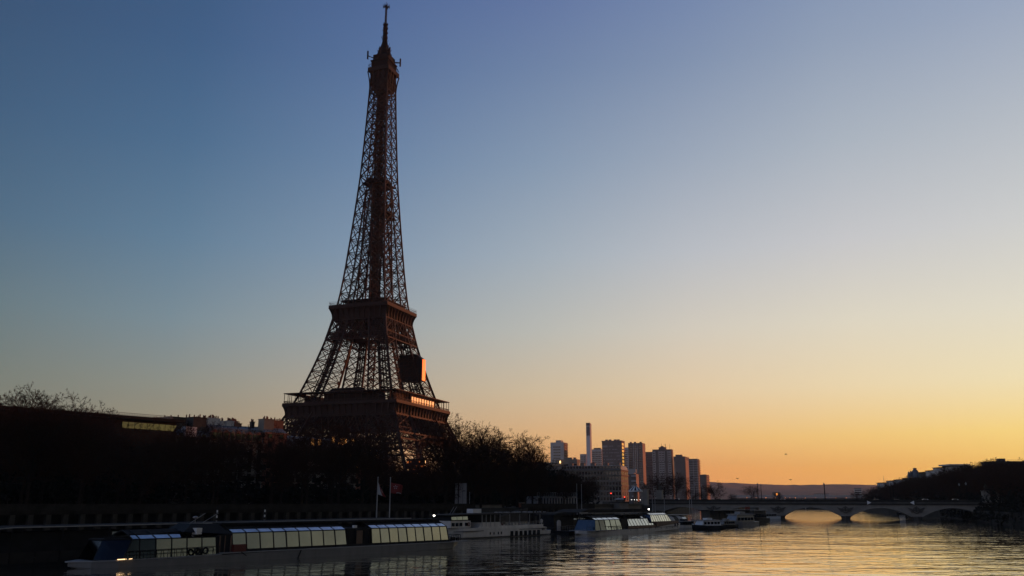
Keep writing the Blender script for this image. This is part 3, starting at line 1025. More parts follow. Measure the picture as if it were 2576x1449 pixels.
# lamp posts on the bridge
def make_lamp(label, group):
    t = thing('street_lamp', label, 'street lamp', (0, 0, 0), 0, group)
    MB().lathe((0, 0, 0), [(.35, 0), (.32, .9), (.18, 1.1), (.15, 6.2), (.12, 7.6)], 8).build('post', IRON_D, t)
    MB().lathe((0, 0, 7.6), [(.1, 0), (.36, .35), (.42, .9), (.12, 1.15), (.05, 1.5)], 8).build('lantern', STEEL, t)
    return t
l0 = make_lamp('slim dark lamp post standing on the stone bridge parapet', 'lamp posts along the bridge')
spots = [(x, y) for x in (22, 52.5, 83.5, 114, 145) for y in (.6, BW - .6)]
for i, (x, y) in enumerate(spots):
    o = l0 if i == 0 else copy_tree(l0)
    o.location = bridge_pt(x, y)

# cars on the bridge
def make_car(paint, label, group=None):
    t = thing('car', label, 'car', (0, 0, 0), 0, group)
    m = MB()
    prof_ = [(-2.1, .35), (2.1, .35), (2.15, .75), (1.3, .95), (.65, 1.42), (-1.1, 1.46), (-1.8, .98), (-2.15, .9)]
    m.extr([(x, -.85, z) for x, z in prof_], (0, 1.7, 0)).build('body', paint, t)
    m = MB()
    for yy in (-.87, .82):
        m.extr([(.55, yy, 1.0), (.45, yy, 1.36), (-1.0, yy, 1.38), (-1.5, yy, 1.0)], (0, .05, 0))
    m.build('window', GLASSD, t)
    wm = MB().tube((0, -.1, 0), (0, .1, 0), .33, .33, 10).mesh('wheel', RUBBER)
    copies('wheel', wm, [(x, y, .33) for x in (-1.35, 1.35) for y in (-.8, .8)], t)
    return t
cA = make_car(CARP, 'pale car crossing the bridge above its right-hand arches', 'pale cars on the bridge')
cB = make_car(CARP_D, 'dark car crossing the stone bridge behind the parapet', 'dark cars on the bridge')
cA.location = bridge_pt(128, 5); cA.rotation_euler = (0, 0, BRZ)
cB.location = bridge_pt(107, 4.5); cB.rotation_euler = (0, 0, BRZ)
for src, x, y in ((cA, 141, 8), (cA, 64, 6), (cB, 72, 5), (cB, 116, 9), (cB, 33, 6), (cA, 12, 6)):
    c = copy_tree(src)
    c.location = bridge_pt(x, y)
    if src is cA and x < 100: c['label'] = 'pale car crossing the bridge above its left-hand arches'

# rider statues on their pedestals at the bridge ends
def statue(loc, label, rz, zt):
    t = thing('equestrian_statue', label, 'statue', loc, rz)
    MB().box((0, 0, zt / 2), (3.0, 3.6, zt)).box((0, 0, zt + .15), (3.5, 4.1, .3)).box((0, 0, .3), (3.5, 4.1, .6)).build('pedestal', STONE, t)
    m = MB()
    z = zt + .3
    m.loft([[(x + dx, y, z + zz) for dx, zz in ((0, 0), (.35, .25), (.35, .75), (0, 1.0), (-.35, .75), (-.35, .25))] for x, y, zz0 in ((0, -1.2, 0), (0, 0, 0), (0, 1.0, 0)) for z in (zt + 1.4,)][:3])
    for sx, sy in ((-.25, -1), (.25, -1), (-.25, .8), (.25, .8)):
        m.tube((sx, sy, zt + .3), (sx, sy * .9, zt + 1.7), .12, .2)
    m.tube((0, -1.0, zt + 2.2), (0, -1.7, zt + 3.2), .34, .24).tube((0, -1.6, zt + 3.25), (0, -2.2, zt + 2.9), .22, .14)
    m.build('horse', STONE_D, t)
    m = MB().tube((.75, -.6, zt + .3), (.75, -.6, zt + 2.0), .26, .32, 8).tube((.75, -.6, zt + 2.0), (.75, -.6, zt + 2.5), .32, .12, 8)
    m.lathe((.75, -.6, zt + 2.45), [(.06, 0), (.17, .12), (.17, .3), (.05, .42)], 8)
    m.build('warrior', STONE_D, t)
    return t
p = bridge_pt(152.5, 0); statue((p.x, p.y, 8.0), 'pale statue pedestal at the right bridge end, nearer the river', BRZ, 5.0)
p = bridge_pt(157.5, -1); statue((p.x, p.y, 8.0), 'pale wide statue pedestal at the right bridge end, farthest right', BRZ, 5.2)
p = at(1623, 1252, 448); statue((p.x, p.y, 6.2), 'white statue pedestal at the left bridge end beside the carousel', BRZ, 7.6)
p = at(1660, 1252, 470); statue((p.x, p.y, 6.2), 'grey statue pedestal at the left bridge end in front of the big tree', BRZ, 7.4)

# ------------------------------------------------------------------ bare trees
def grow_tree(seed, H, spread, droop=0.0, dense=1.0):
    rnd = random.Random(seed)
    trunk, crown = MB(), MB()
    def perp(d):
        a = d.cross(Vector((rnd.uniform(-1, 1), rnd.uniform(-1, 1), rnd.uniform(-1, 1))))
        return a.normalized() if a.length > 1e-3 else Vector((1, 0, 0))
    ph = [rnd.uniform(0, 6.28) for _ in range(4)]
    def bump(q):                      # the crown's outline: a rounded head with lobes
        a = math.atan2(q.y, q.x)
        return .16 * math.sin(3 * a + ph[0]) + .13 * math.sin(5 * a + ph[1] + q.z * .3) + .1 * math.sin(q.z * .9 + ph[2])
    def limb(p, d, L, r, lvl):
        n = (4, 4, 3, 2, 2)[lvl]
        seg = L / n
        tgt = trunk if lvl <= 1 else crown
        kids = []
        stop = False
        for i in range(n):
            if stop: break
            d = (d + perp(d) * rnd.uniform(0, (.10, .22, .28, .3, .3)[lvl]) + Vector((0, 0, (.05, .09, .03 - droop * .2, -.02 - droop, -.08 - droop)[lvl]))).normalized()
            q = p + d * seg
            r1 = r * (.82 if lvl < 3 else .7)
            if lvl >= 1 and ((q.x * q.x + q.y * q.y) / (.37 * H) ** 2 + ((q.z - .60 * H) / (.40 * H)) ** 2) > 1.0 + bump(q):
                stop = True
            tgt.tube(p, q, r, r1, (7, 5, 4, 3, 3)[lvl], False)
            if lvl < 4:
                frac = (i + 1) / n
                if lvl == 0:
                    k = 0 if frac < .5 else (2 if frac < 1 else 4)
                else:
                    k = int((2.0, 2.2, 3.0, 5.4)[lvl] * dense + rnd.random())
                for _ in range(k):
                    kids.append((q.copy() if frac == 1 else p + d * seg * rnd.uniform(.4, 1), d.copy(), frac, r1))
            p, r = q, r1
        for (c, dd, frac, rr) in kids:
            ang = rnd.uniform(.35, .95) * (1.0 if lvl else spread)
            nd = (dd * math.cos(ang) + perp(dd) * math.sin(ang)).normalized()
            if lvl <= 1 and nd.z < .05: nd.z = abs(nd.z) + .15; nd.normalize()
            ratio = ((.50, .52, .47, .42)[lvl]) * rnd.uniform(.75, 1.2)
            nl = lvl + 1
            limb(c, nd, (H * .5 if lvl == 0 else L * ratio * (1.15 - .3 * frac)) * (rnd.uniform(.8, 1.1) if lvl == 0 else 1), max(rr * (.62, .55, .5, .55)[lvl], .028), nl)
    limb(Vector((0, 0, 0)), Vector((0, 0, 1)), H * .46, H * .016, 0)
    return trunk.mesh('trunk', BARK), crown.mesh('crown', TWIG)

PROTO = [grow_tree(11, 21, 1.0), grow_tree(27, 20, 1.15), grow_tree(38, 22, .9), grow_tree(45, 21, 1.1, .10), grow_tree(52, 19, 1.25, .16), grow_tree(63, 21, 1.0, .05)]
TREE_H = []                           # height of each crown's outline, stray twig tips left out
for t_, c_ in PROTO:
    zz_ = sorted(v.co.z for v in c_.vertices)
    TREE_H.append(zz_[int(len(zz_) * .965)])
trnd = random.Random(77)
def tree(loc, k, scale, label, group, zs=1.0, wide=1.0):
    t = thing('bare_tree', label, 'tree', loc, trnd.uniform(0, 6.28), group)
    scale *= 20.5 / TREE_H[k]
    t.scale = (scale * wide, scale * wide, scale * zs)
    for nm, me in (('trunk', PROTO[k][0]), ('crown', PROTO[k][1])):
        o = bpy.data.objects.new(nm, me)
        COL.objects.link(o)
        o.parent = t
    return t

# left bank: rows along the street behind the quay wall
TOP = [(-50, 1012), (0, 1000), (40, 1010), (75, 1000), (120, 1020), (160, 1044), (200, 1052), (240, 1062), (280, 1082), (400, 1100), (520, 1088), (620, 1096), (700, 1088), (760, 1078), (850, 1082), (930, 1086), (950, 1096), (966, 1165), (1000, 1185), (1100, 1185), (1130, 1175), (1240, 1178), (1300, 1185), (1362, 1195), (1380, 1200), (1420, 1190), (1480, 1205), (1560, 1215), (1700, 1225)]
def top_y(x):
    return lerp_tab(TOP, x)
def px_of(p):
    d = p - Vector((0, 0, CAM_H))
    dep = d.y * math.cos(PITCH) + d.z * math.sin(PITCH)
    return 1288 + F_PX * d.x / dep
def kind_of(x):
    if x < 300: return ('bare tree rising above the flat-roofed building at the far left', 'trees at the far left')
    if x < 530: return ('bare tree in the darkness below the long flat-roofed building', 'trees before the flat-roofed building')
    if x < 740: return ('bare tree in front of the old house fronts with dormers', 'trees before the old houses')
    if x < 960: return ('bare reddish tree in the mass left of the tower foot', 'trees left of the tower foot')
    if x < 1120: return ('bare tree in front of the near tower leg and its arch', 'trees before the tower leg')
    if x < 1245: return ('bare tree against the glowing sky just right of the tower', 'trees right of the tower')
    return ('bare round-headed tree at the end of the row, right of the tower', 'trees at the end of the row')
for row, (n0, step, fr) in enumerate(((162, 9.5, .97), (172, 10.5, 1.0), (186, 12, .97), (203, 13, .9))):
    s = -60 + row * 3.0
    while s < (245 if row < 3 else 215):
        p = SN(s + trnd.uniform(-2, 2), n0 + trnd.uniform(-2, 2), STREET_Z)
        x = px_of(p + Vector((0, 0, 12)))
        if 120 < s < 165 and row == 3: s += step; continue
        y = top_y(x) + trnd.uniform(-8, 14)
        zt = at(x, y, p.y).z
        h = max(9, min(30, (zt - STREET_Z) * fr))
        lb, gr = kind_of(x)
        tree(p, trnd.randrange(6), h / 20.5, lb, gr, trnd.uniform(.93, 1.07) if x < 1000 else 1, 1.0 if x < 1050 else 1.1)
        s += step * trnd.uniform(.85, 1.15)
# the separate round crowns right of the tower
for (x, Y, yt, wd_, lb) in ((1122, 238, 1068, .95, 'bare tree overlapping the right edge of the tower arch'), (1190, 246, 1077, 1.05, 'tall rounded bare tree just right of the tower'), (1222, 262, 1100, .8, 'smaller bare tree tucked behind the tall rounded one right of the tower'), (1262, 272, 1122, .85, 'bare tree between the two rounded crowns right of the tower'), (1302, 262, 1105, 1.15, 'broad rounded bare tree, last big crown before the pale tower block'), (1340, 285, 1132, .9, 'bare tree on the right flank of the broad rounded crown'), (1160, 270, 1105, .8, 'slim bare tree between the tower edge and the tall rounded tree')):
    b = at(x, 1262, Y); b.z = STREET_Z
    for q in range(2):                # every crown is a clump of close-set trees
        o_ = Vector((trnd.uniform(-2.5, 2.5), trnd.uniform(-1, 1) + 3 * q, 0)) * (1 if q else 0)
        tree(b + o_, trnd.randrange(6), (at(x, yt, Y).z - STREET_Z) / 20.5 * (1, .95, .9)[q], lb if q == 0 else 'bare tree standing close behind the first row, right of the tower', None if q == 0 else 'close-set trees right of the tower', 1, wd_)
# deeper trees, seen between the tower legs and behind the right end of the row
for (x, Y, yt) in ((1055, 330, 1168), (1010, 345, 1180), (1030, 400, 1158), (1062, 395, 1165), (1040, 350, 1185), (1072, 340, 1180), (960, 360, 1150), (900, 350, 1140), (840, 345, 1130), (1100, 350, 1185), (1150, 335, 1150), (1190, 345, 1160), (1230, 350, 1165), (1265, 330, 1160), (1300, 345, 1160), (1335, 350, 1175), (1370, 345, 1172), (1385, 330, 1178), (1405, 330, 1184), (1425, 330, 1190), (1400, 370, 1195), (1440, 380, 1205), (1480, 385, 1212), (1000, 640, 1190), (1080, 640, 1185), (1160, 650, 1175), (1320, 640, 1185), (1240, 620, 1180), (780, 640, 1150), (880, 640, 1165)):
    b = at(x, 1262, Y); b.z = STREET_Z
    lb, gr = kind_of(x)
    if x > 1360: lb, gr = 'low bare tree in front of the pale stone apartment house', 'trees before the pale stone house'
    if Y > 600: lb, gr = 'bare park tree far behind the tower legs', 'park trees behind the tower'
    tree(b, trnd.randrange(6), (at(x, yt, Y).z - STREET_Z) / 20.5, lb, gr, 1, 1.2)
# around and beyond the bridge
for (x, Y, yt, lb) in ((1672, 520, 1192, 'big round dark tree beside the left end of the bridge'), (1702, 530, 1196, 'big dark tree right behind the statue pedestals at the bridge'), (1640, 520, 1215, 'smaller dark tree between the carousel and the big round tree'), (1735, 560, 1228, 'low dark tree below the brown tower blocks'),
                       (1800, 640, 1216, 'lone bare tree just right of the last tower block'), (1888, 640, 1222, 'rounded bare tree beyond the left half of the bridge'), (1768, 620, 1236, 'low bare tree at the foot of the last tower block'), (1842, 660, 1243, 'small bare tree between the two rounded trees beyond the bridge'), (1960, 760, 1240, 'small bare tree beyond the middle of the bridge'), (2156, 900, 1237, 'small dark tree beside the pale far house beyond the bridge')):
    b = at(x, 1262, Y); b.z = STREET_Z
    tree(b, trnd.randrange(6), (at(x, yt, Y).z - STREET_Z) / 20.5, lb, None, .95, 1.45)
# right bank slope
RTOP = [(2150, 1246), (2190, 1238), (2220, 1230), (2260, 1221), (2300, 1214), (2340, 1208), (2400, 1193), (2450, 1182), (2500, 1176), (2600, 1176)]
cnt = 0
for row, (dd, step) in enumerate(((13, 12), (27, 14), (42, 16), (58, 18), (76, 20), (96, 24))):
    y = 318 + row * 8
    while y < 860:
        x = bank_x(y) + dd + trnd.uniform(-4, 4)
        z = hill_h(x, y)
        px = px_of(Vector((x, y, z + 8)))
        if px < 2640:
            zt = at(px, lerp_tab(RTOP, px) + trnd.uniform(-7, 4) + ((5 - row) * 3 if y < 430 else 0), y).z
            h = max(7, min(29, zt - z))
            lb, gr = (('dark tree on the right bank by the water', 'trees along the right bank') if row < 2 else ('dark tree high on the right bank slope', 'trees on the right slope'))
            tree((x, y, z - .2), trnd.randrange(6), h / 20.5, lb, gr, 1, 1.25)
            cnt += 1
        y += step * trnd.uniform(.85, 1.2) * (.8 if y > 560 else 1)

# evergreen undergrowth that closes the lower part of both banks
def thicket(name, pts, seed, hmin, hmax, dens):
    rnd = random.Random(seed)
    m = MB()
    for (x, y, z, rad, h) in pts:
        for _ in range(dens):
            a = rnd.uniform(0, 6.283); r_ = rad * math.sqrt(rnd.random())
            c = Vector((x + r_ * math.cos(a), y + r_ * math.sin(a), z + h * rnd.random() ** .8 * (1 - .45 * (r_ / rad) ** 2)))
            s_ = rnd.uniform(.35, 1.0)
            d1 = Vector((rnd.uniform(-1, 1), rnd.uniform(-1, 1), rnd.uniform(-.6, 1))).normalized()
            d2 = d1.cross(Vector((rnd.uniform(-1, 1), rnd.uniform(-1, 1), rnd.uniform(-1, 1)))).normalized()
            m.add([c - d1 * s_, c + d2 * s_ * .55, c + d1 * s_, c - d2 * s_ * .55], [(0, 1, 2, 3)])
    o = m.build(name, EVERG)
    return tag(o, kind='stuff')
r5 = random.Random(8)
pts = []
for s in range(-60, 250, 6):
    for n_ in (190, 206, 222):
        p = SN(s + r5.uniform(-3, 3), n_ + r5.uniform(-4, 4), STREET_Z)
        pts.append((p.x, p.y, p.z, 4.5, r5.uniform(5.0, 9.0)))
for x in range(1335, 1455, 7):
    p = at(x, 1262, 318 + r5.uniform(-8, 8))
    pts.append((p.x, p.y, STREET_Z, 4.0, lerp_tab([(1335, 17), (1375, 15), (1410, 12.5), (1455, 11)], x) * r5.uniform(.85, 1.1)))
for x in range(1080, 1480, 14):
    p = at(x, 1262, 330 + r5.uniform(-12, 12))
    pts.append((p.x, p.y, STREET_Z, 5.5, r5.uniform(9, 14) * (1 if x < 1370 else .7)))
o = thicket('undergrowth', pts, 4, 5, 9, 190)
o['label'] = 'dark bushes filling the ground between the quay trees'; o['category'] = 'bushes'
pts = []
for y in range(318, 860, 11):
    for dd in (12, 26, 44, 64, 86):
        x = bank_x(y) + dd + r5.uniform(-4, 4)
        pts.append((x, y, hill_h(x, y), 7, r5.uniform(8, 14)))
for y in range(300, 520, 5):
    pts.append((bank_x(y) + 2.5, y, 0.3, 3.2, r5.uniform(5, 8)))
o = thicket('slope_thicket', pts, 6, 6, 11, 210)
o['label'] = 'dark thicket covering the right bank slope'; o['category'] = 'bushes'

# ------------------------------------------------------------------ left bank buildings
def facade_house(name, label, cat, s0, s1, n0, n1, z1, wall, wins=None, roof_h=0.0, roofm=None):
    t = thing(name, label, cat, SN(s0, n0, STREET_Z), RZ)
    L, D, H = s1 - s0, n1 - n0, z1 - STREET_Z
    MB().bx(0, L, 0, D, -1, H).build('wall', wall, t)
    if roof_h:
        m = MB()
        m.loft([[(0, 0, H), (L, 0, H), (L, D, H), (0, D, H)], [(.8, 1.6, H + roof_h * .75), (L - .8, 1.6, H + roof_h * .75), (L - .8, D - 1.6, H + roof_h * .75), (.8, D - 1.6, H + roof_h * .75)], [(.8, D * .45, H + roof_h), (L - .8, D * .45, H + roof_h), (L - .8, D * .55, H + roof_h), (.8, D * .55, H + roof_h)]])
        m.build('roof', roofm or ZINC, t)
        MB().bx(-.2, L + .2, -.5, 0, H - .5, H).build('cornice', wall, t)
    if wins:
        nfl, pitch, ww, wh = wins
        me = MB().box((0, -.04, 0), (ww, .16, wh)).mesh('window', GLASSD)
        fh = (H - 4) / nfl
        nb = int(L / pitch)
        sp = [(L / nb * (i + .5), 0, 5.2 + fh * (j + .35)) for j in range(nfl) for i in range(nb)]
        copies('window', me, sp[-98:], t)
    return t

N_H = 222.0
def s_of(x, n=N_H): return on_bank(x, 1100, n)[0]
def z_of(x, y, n=N_H): return on_bank(x, y, n)[1]
# long modern flat-roofed building on the far left
sA, sB = s_of(-60, 215), s_of(442, 215)
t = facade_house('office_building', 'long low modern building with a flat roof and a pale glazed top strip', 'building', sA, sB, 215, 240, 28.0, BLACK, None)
me = MB().box((0, -.04, 0), (3.2, .16, 1.5)).mesh('window', GLASSD)
copies('window', me, [(5 + i * 5.0, 0, 4.5 + j * 3.3) for j in range(4) for i in range(24)], t)
L = sB - sA
zr = 28.0 - STREET_Z
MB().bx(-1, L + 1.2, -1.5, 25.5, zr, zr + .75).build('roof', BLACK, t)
x0 = s_of(303, 215) - sA
npan = 9
for i in range(npan):
    a = x0 + (L - x0) * i / npan
    b = x0 + (L - x0) * (i + 1) / npan
    m = MB(); m.extr([(a + .06, -.12, zr - 2.3), (b - .06 - (.9 if i == npan - 1 else 0), -.12, zr - 2.3), (b - .06, -.08, zr - .75), (a + .06, -.08, zr - .75)], (0, .1, 0)); m.build('glazed_panel', GLASSY, t)
m = MB()
for i in range(60):
    a = L * .45 + L * .55 * i / 60
    m.beam((a, 2, zr + .7), (a, 2, zr + 1.7), .07)
m.beam((L * .45, 2, zr + 1.7), (L, 2, zr + 1.7), .09).beam((L * .45, 2, zr + 1.25), (L, 2, zr + 1.25), .06)
m.build('roof_railing', STEEL, t)

def stack(parent, x0, x1, y0, y1, z0, z1, wallm, npot, rs):
    c = MB().bx(x0, x1, y0, y1, z0, z1).bx(x0 - .12, x1 + .12, y0 - .12, y1 + .12, z1, z1 + .2).build('chimney', wallm, parent)
    pm_ = MB().lathe((0, 0, 0), [(.2, 0), (.16, .9), (.2, 1.0)], 7).mesh('chimney_pot', POT)
    for i in range(npot):
        o = bpy.data.objects.new('chimney_pot', pm_); COL.objects.link(o); o.parent = c
        lx = (x0 + .3) + (x1 - x0 - .6) * (i + rs.uniform(.1, .9)) / npot
        o.location = (lx, rs.uniform(y0 + .2, y1 - .2), z1 + .2)
        o.scale = (1, 1, rs.uniform(.5, 1.0))
rs = random.Random(21)
# house A : low white
hs_ = []
def house_px(label, xa, xb, yroof, wallm, roof_h, D=13, wins=(6, 3.0, 1.2, 2.0), n=N_H):
    a, b = s_of(xa, n), s_of(xb, n)
    zt = z_of((xa + xb) / 2, yroof, n)
    t = facade_house('apartment_house', label, 'house', a, b, n, n + D, zt - roof_h, wallm, wins, roof_h)
    return t, a, b, zt
t, a, b, zt = house_px('white-walled house with a short chimney row above the modern roof', 352, 440, 1068, PLASTER, 3.0, 12, None, 244)
H = zt - STREET_Z
k = (b - a) / 88.0
MB().bx(k * 6, k * 38, .5, 6, H - 3.2, H + 1.8).build('gable_wall', PLASTER, t)
stack(t, k * 40, k * 70, 2, 3.4, H - 3.2, H + 1.5, PLASTER, 9, rs)
stack(t, k * 71, k * 83, 2, 3.4, H - 3.2, H + 1.0, PLASTER, 4, rs)
t, a, b, zt = house_px('dark stone house with two tall bare party walls over the roofs', 440, 527, 1078, STONE_D, 2.0)
H = zt - STREET_Z
k = (b - a) / 87.0
stack(t, 0, k * 40, 3, 9, H - 3, H + 3.0, STONE_D, 3, rs)
stack(t, k * 52, k * 86, 2, 8, H - 3, H + 3.3, STONE_D, 7, rs)
MB().bx(k * 40.2, k * 51.8, 5, 9, H - 3, H + 2.3).bx(k * 22, k * 50, -.6, 1.8, H - 2.2, H + .4).build('white_wall', PLASTER, t)
t, a, b, zt = house_px('old house with a row of dormers and white chimney walls on a zinc roof', 527, 666, 1066, CREAM, 5.2, 14)
H = zt - STREET_Z
k = (b - a) / 139.0
for (xa, xb, dz, np_, wm_) in ((4, 14, 1.2, 3, PLASTER), (16, 47, 1.4, 10, PLASTER), (50, 60, .8, 3, PLASTER), (63, 82, 1.0, 7, PLASTER), (84, 102, .5, 3, BRICK), (90, 107, 1.4, 5, BRICK), (128, 136, 1.3, 3, STONE_D)):
    stack(t, k * xa, k * xb, 5.0 if xa != 90 else 8, 6.0 if xa != 90 else 9, H - 2.0, H + dz, wm_, np_, rs)
for i, x in enumerate((12, 23, 40, 55, 70, 82, 98, 111, 123)):
    w_ = 1.5 if i % 2 else 2.1
    m = MB(); m.bx(k * x - w_ / 2, k * x + w_ / 2, -.15, 1.5, H - 5.0, H - 2.8)
    m.extr([(k * x - w_ / 2 - .2, -.25, H - 2.8), (k * x + w_ / 2 + .2, -.25, H - 2.8), (k * x, -.25, H - 1.9)], (0, 2.0, 0))
    d = m.build('dormer', CREAM if i % 2 else BRICK, t)
    MB().bx(k * x - w_ / 2 + .3, k * x + w_ / 2 - .3, -.2, -.155, H - 4.7, H - 2.9).build('pane', GLASSD, d)
t, a, b, zt = house_px('red brick house with a tall end wall beside the tower gallery', 666, 722, 1072, BRICK, 2.0, 14, (6, 3.2, 1.2, 1.9))
H = zt - STREET_Z
k = (b - a) / 56.0
stack(t, k * 1, k * 26, 1.0, 4.0, H - 2.5, H + 1.9, CREAM, 6, rs)
stack(t, k * 28, k * 55, 2.0, 5.0, H - 2.5, H + 1.7, BRICK, 8, rs)
t, a, b, zt = house_px('dark apartment house hidden behind the trees left of the tower', 724, 900, 1098, CREAM, 4.5, 14, (5, 3.2, 1.3, 2.0), 236)
H = zt - STREET_Z
wm_ = MB().box((0, -.2, 0), (1.2, .1, 2.2)).mesh('lit_or_glint_window', LAMPY)
copies('lit_or_glint_window', wm_, [(on_bank(x, 1110, 236)[0] - a, 0, on_bank(x, y, 236)[1] - STREET_Z) for x, y in ((786, 1112), (803, 1114), (838, 1106), (854, 1110), (860, 1111), (868, 1112), (886, 1113), (884, 1140), (876, 1180), (868, 1165))], t)
t, a, b, zt = house_px('tall house half hidden by trees, with glowing windows by the near tower leg', 905, 985, 1128, BRICK, 3.5, 13, (5, 3.2, 1.3, 2.0), 246)
copies('lit_or_glint_window', wm_, [(on_bank(x, 1110, 246)[0] - a, 0, on_bank(x, y, 246)[1] - STREET_Z) for x, y in ((918, 1146), (932, 1140), (944, 1150), (950, 1144), (930, 1172), (900, 1182))], t)

# low glazed pavilion at the tower foot; its sunset reflections are emissive panes
gp = thing('glazed_pavilion', 'low glazed building with glowing orange sunset glints between the tower legs', 'building', (0, 0, 0))
pa = at(1022, 1210, 440); pb = at(1071, 1210, 440)
gp.location = (pa.x, pa.y, STREET_Z)
Wd = pb.x - pa.x
zt = at(1045, 1157, 440).z - STREET_Z
MB().bx(0, Wd, 0, 14, -1, zt).build('wall', BLACK, gp)
MB().bx(-.4, Wd + .4, -.5, 14.4, zt, zt + .5).build('roof', IRON_D, gp)
rg = random.Random(2)
pmO = MB().box((0, -.06, 0), (1.0, .12, 1.1)).mesh('lit_or_glint_window', GLINTO)
pmH = MB().box((0, -.06, 0), (.75, .12, .75)).mesh('lit_or_glint_window', GLOWH)
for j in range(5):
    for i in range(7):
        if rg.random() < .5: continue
        o = bpy.data.objects.new('lit_or_glint_window', pmH if rg.random() < .22 else pmO)
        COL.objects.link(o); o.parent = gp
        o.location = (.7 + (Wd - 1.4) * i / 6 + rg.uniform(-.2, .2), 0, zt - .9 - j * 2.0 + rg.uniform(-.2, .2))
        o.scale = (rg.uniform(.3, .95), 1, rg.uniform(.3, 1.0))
MB().bx(Wd - .55, Wd - .2, -.2, -.08, zt - 3.6, zt - .3).build('glint_strip', GLOWH, gp)

# ------------------------------------------------------------------ far blocks and houses downstream
BROT = R(-19.69)
cb, sb = math.cos(BROT), math.sin(BROT)
def block(name, label, cat, x0, x1, x2, ytop, Y, wallm, sidem=None, z0=STREET_Z, rot=None, roofm=None):
    # near corner is seen at x1; the front runs left to x0, the sunlit side runs right to x2
    c_, s_ = (cb, sb) if rot is None else (math.cos(rot), math.sin(rot))
    C = at(x1, ytop, Y)
    r0 = (x0 - 1288) / F_PX
    dx0 = ray(x0, ytop); dx2 = ray(x2, ytop)
    k0, k2 = dx0[0] / dx0[1], dx2[0] / dx2[1]
    Wf = (C.x - k0 * C.y) / (c_ - k0 * s_)
    Ds = (k2 * C.y - C.x) / (-s_ - k2 * c_) if abs(-s_ - k2 * c_) > 1e-4 else 20
    Ds = abs(Ds)
    t = thing(name, label, cat, (C.x, C.y, z0), BROT if rot is None else rot)
    Ds_ = max(8, min(40, Ds))
    H = C.z - z0
    MB().bx(-Wf, 0, 0, Ds_, -2, H).build('wall', wallm, t)
    return t, Wf, Ds_, H

def grid_windows(t, me_, spots):
    copies('window', me_, spots[:100], t)
    if len(spots) > 100:
        m = MB()
        bm_v = [tuple(v.co) for v in me_.vertices]; bm_f = [tuple(p.vertices) for p in me_.polygons]
        for sp in spots[100:]:
            m.add([(v[0] + sp[0], v[1] + sp[1], v[2] + sp[2]) for v in bm_v], bm_f)
        m.build('window_rows', me_.materials[0], t)['kind'] = 'stuff'

def win(w_, h_, m_): return MB().box((0, -.06, 0), (w_, .16, h_)).mesh('window', m_)
def win_side(w_, h_, m_): return MB().box((.06, 0, 0), (.16, w_, h_)).mesh('window', m_)

YF = 1400.0
# 1 pale slab at the left
t, Wf, D, H = block('tower_block', 'pale grey tower block with two columns of dark windows, leftmost of the skyline', 'tower block', 1384.7, 1418, 1428, 1112.5, 1150, CONC_L)
MB().bx(-Wf * .66, -Wf * .28, 4, D - 4, H, H + 3).build('roof_hut', CONC, t)
grid_windows(t, win(2.6, 1.5, GLASSD), [(-Wf * f, 0, H - 6 - j * 3.6) for j in range(int(H / 3.6) - 2) for f in (.72, .58, .46, .32)])
m = MB()
for j in range(int(H / 3.4)):
    m.bx(.02, 1.1, 1, D - 1, H - 3 - j * 3.4, H - 1.9 - j * 3.4)
m.build('balcony_bands', CONC_R, t)
MB().bx(.0, .02, .5, D - .5, 0, H - .5).build('side_wall', CONC_D, t)
# slim chimney tower
t, Wf, D, H = block('chimney_tower', 'very slender pale concrete chimney tower with slots at its top', 'chimney', 1474, 1484, 1486.6, 1064.5, 1250, PLASTER)
MB().bx(-Wf * .5 - .01, -Wf * .5 + .01, 1, 1.5, H, H + .2).build('roof', CONC, t)
sl = MB().box((0, -.1, 0), (.7, .3, 13)).mesh('slot', DARKVOID)
copies('slot', sl, [(-Wf * f, 0, H - 11) for f in (.82, .6, .38, .16)], t)
MB().bx(-Wf, 0, -.12, 0, H - 3.6, H + .6).build('cap_band', CONC_D, t)
# small block left of chimney, pale block right of it
t, Wf, D, H = block('tower_block', 'small grey block just left of the slender chimney tower', 'tower block', 1459, 1473, 1475, 1142, 1500, CONC)
grid_windows(t, win(2.2, 1.6, GLASSD), [(-Wf * f, 0, H - 5 - j * 3.5) for j in range(int(H / 3.5) - 2) for f in (.8, .5, .2)])
t, Wf, D, H = block('tower_block', 'pale gridded block just right of the slender chimney tower', 'tower block', 1487, 1513.5, 1516, 1130, 1500, CONC_L)
grid_windows(t, win(2.0, 2.2, GLASSD), [(-Wf * (i + .5) / 7, 0, H - 5 - j * 3.5) for j in range(int(H / 3.5) - 2) for i in range(7)])
MB().bx(-Wf * .8, -Wf * .15, 3, 9, H, H + 2.5).build('roof_hut', CONC_D, t)
# broad dark block with glowing edge
t, Wf, D, H = block('tower_block', 'broad brown tower block with a glowing orange window column on its right edge', 'tower block', 1514, 1563.5, 1571, 1109, YF, CONC_D)
MB().bx(-Wf - .3, .3, -.3, D + .3, H - 1.6, H + .7).build('roof_edge', CONC_D, t)
for x in (.2, .36, .62, .8): MB().bx(-Wf * x - 2, -Wf * x + 2, 4, 8, H + .7, H + 2.8).build('roof_hut', CONC_D, t)
rw = random.Random(4)
grid_windows(t, win(1.5, 1.4, PALE), [(-Wf * (i + .5) / 14 + rw.uniform(-.3, .3), 0, H - 8 - j * 5.2) for j in range(int(H / 5.2) - 2) for i in range(14) if rw.random() < .72])
MB().bx(-Wf + 1, -Wf * .72, -.2, 0, H - 9.8, H - 6.8).build('sign_band', PALE, t)
MB().bx(-Wf + 1, -Wf * .45, -.2, 0, H - 57, H - 55).build('balcony_bands', PALE, t)
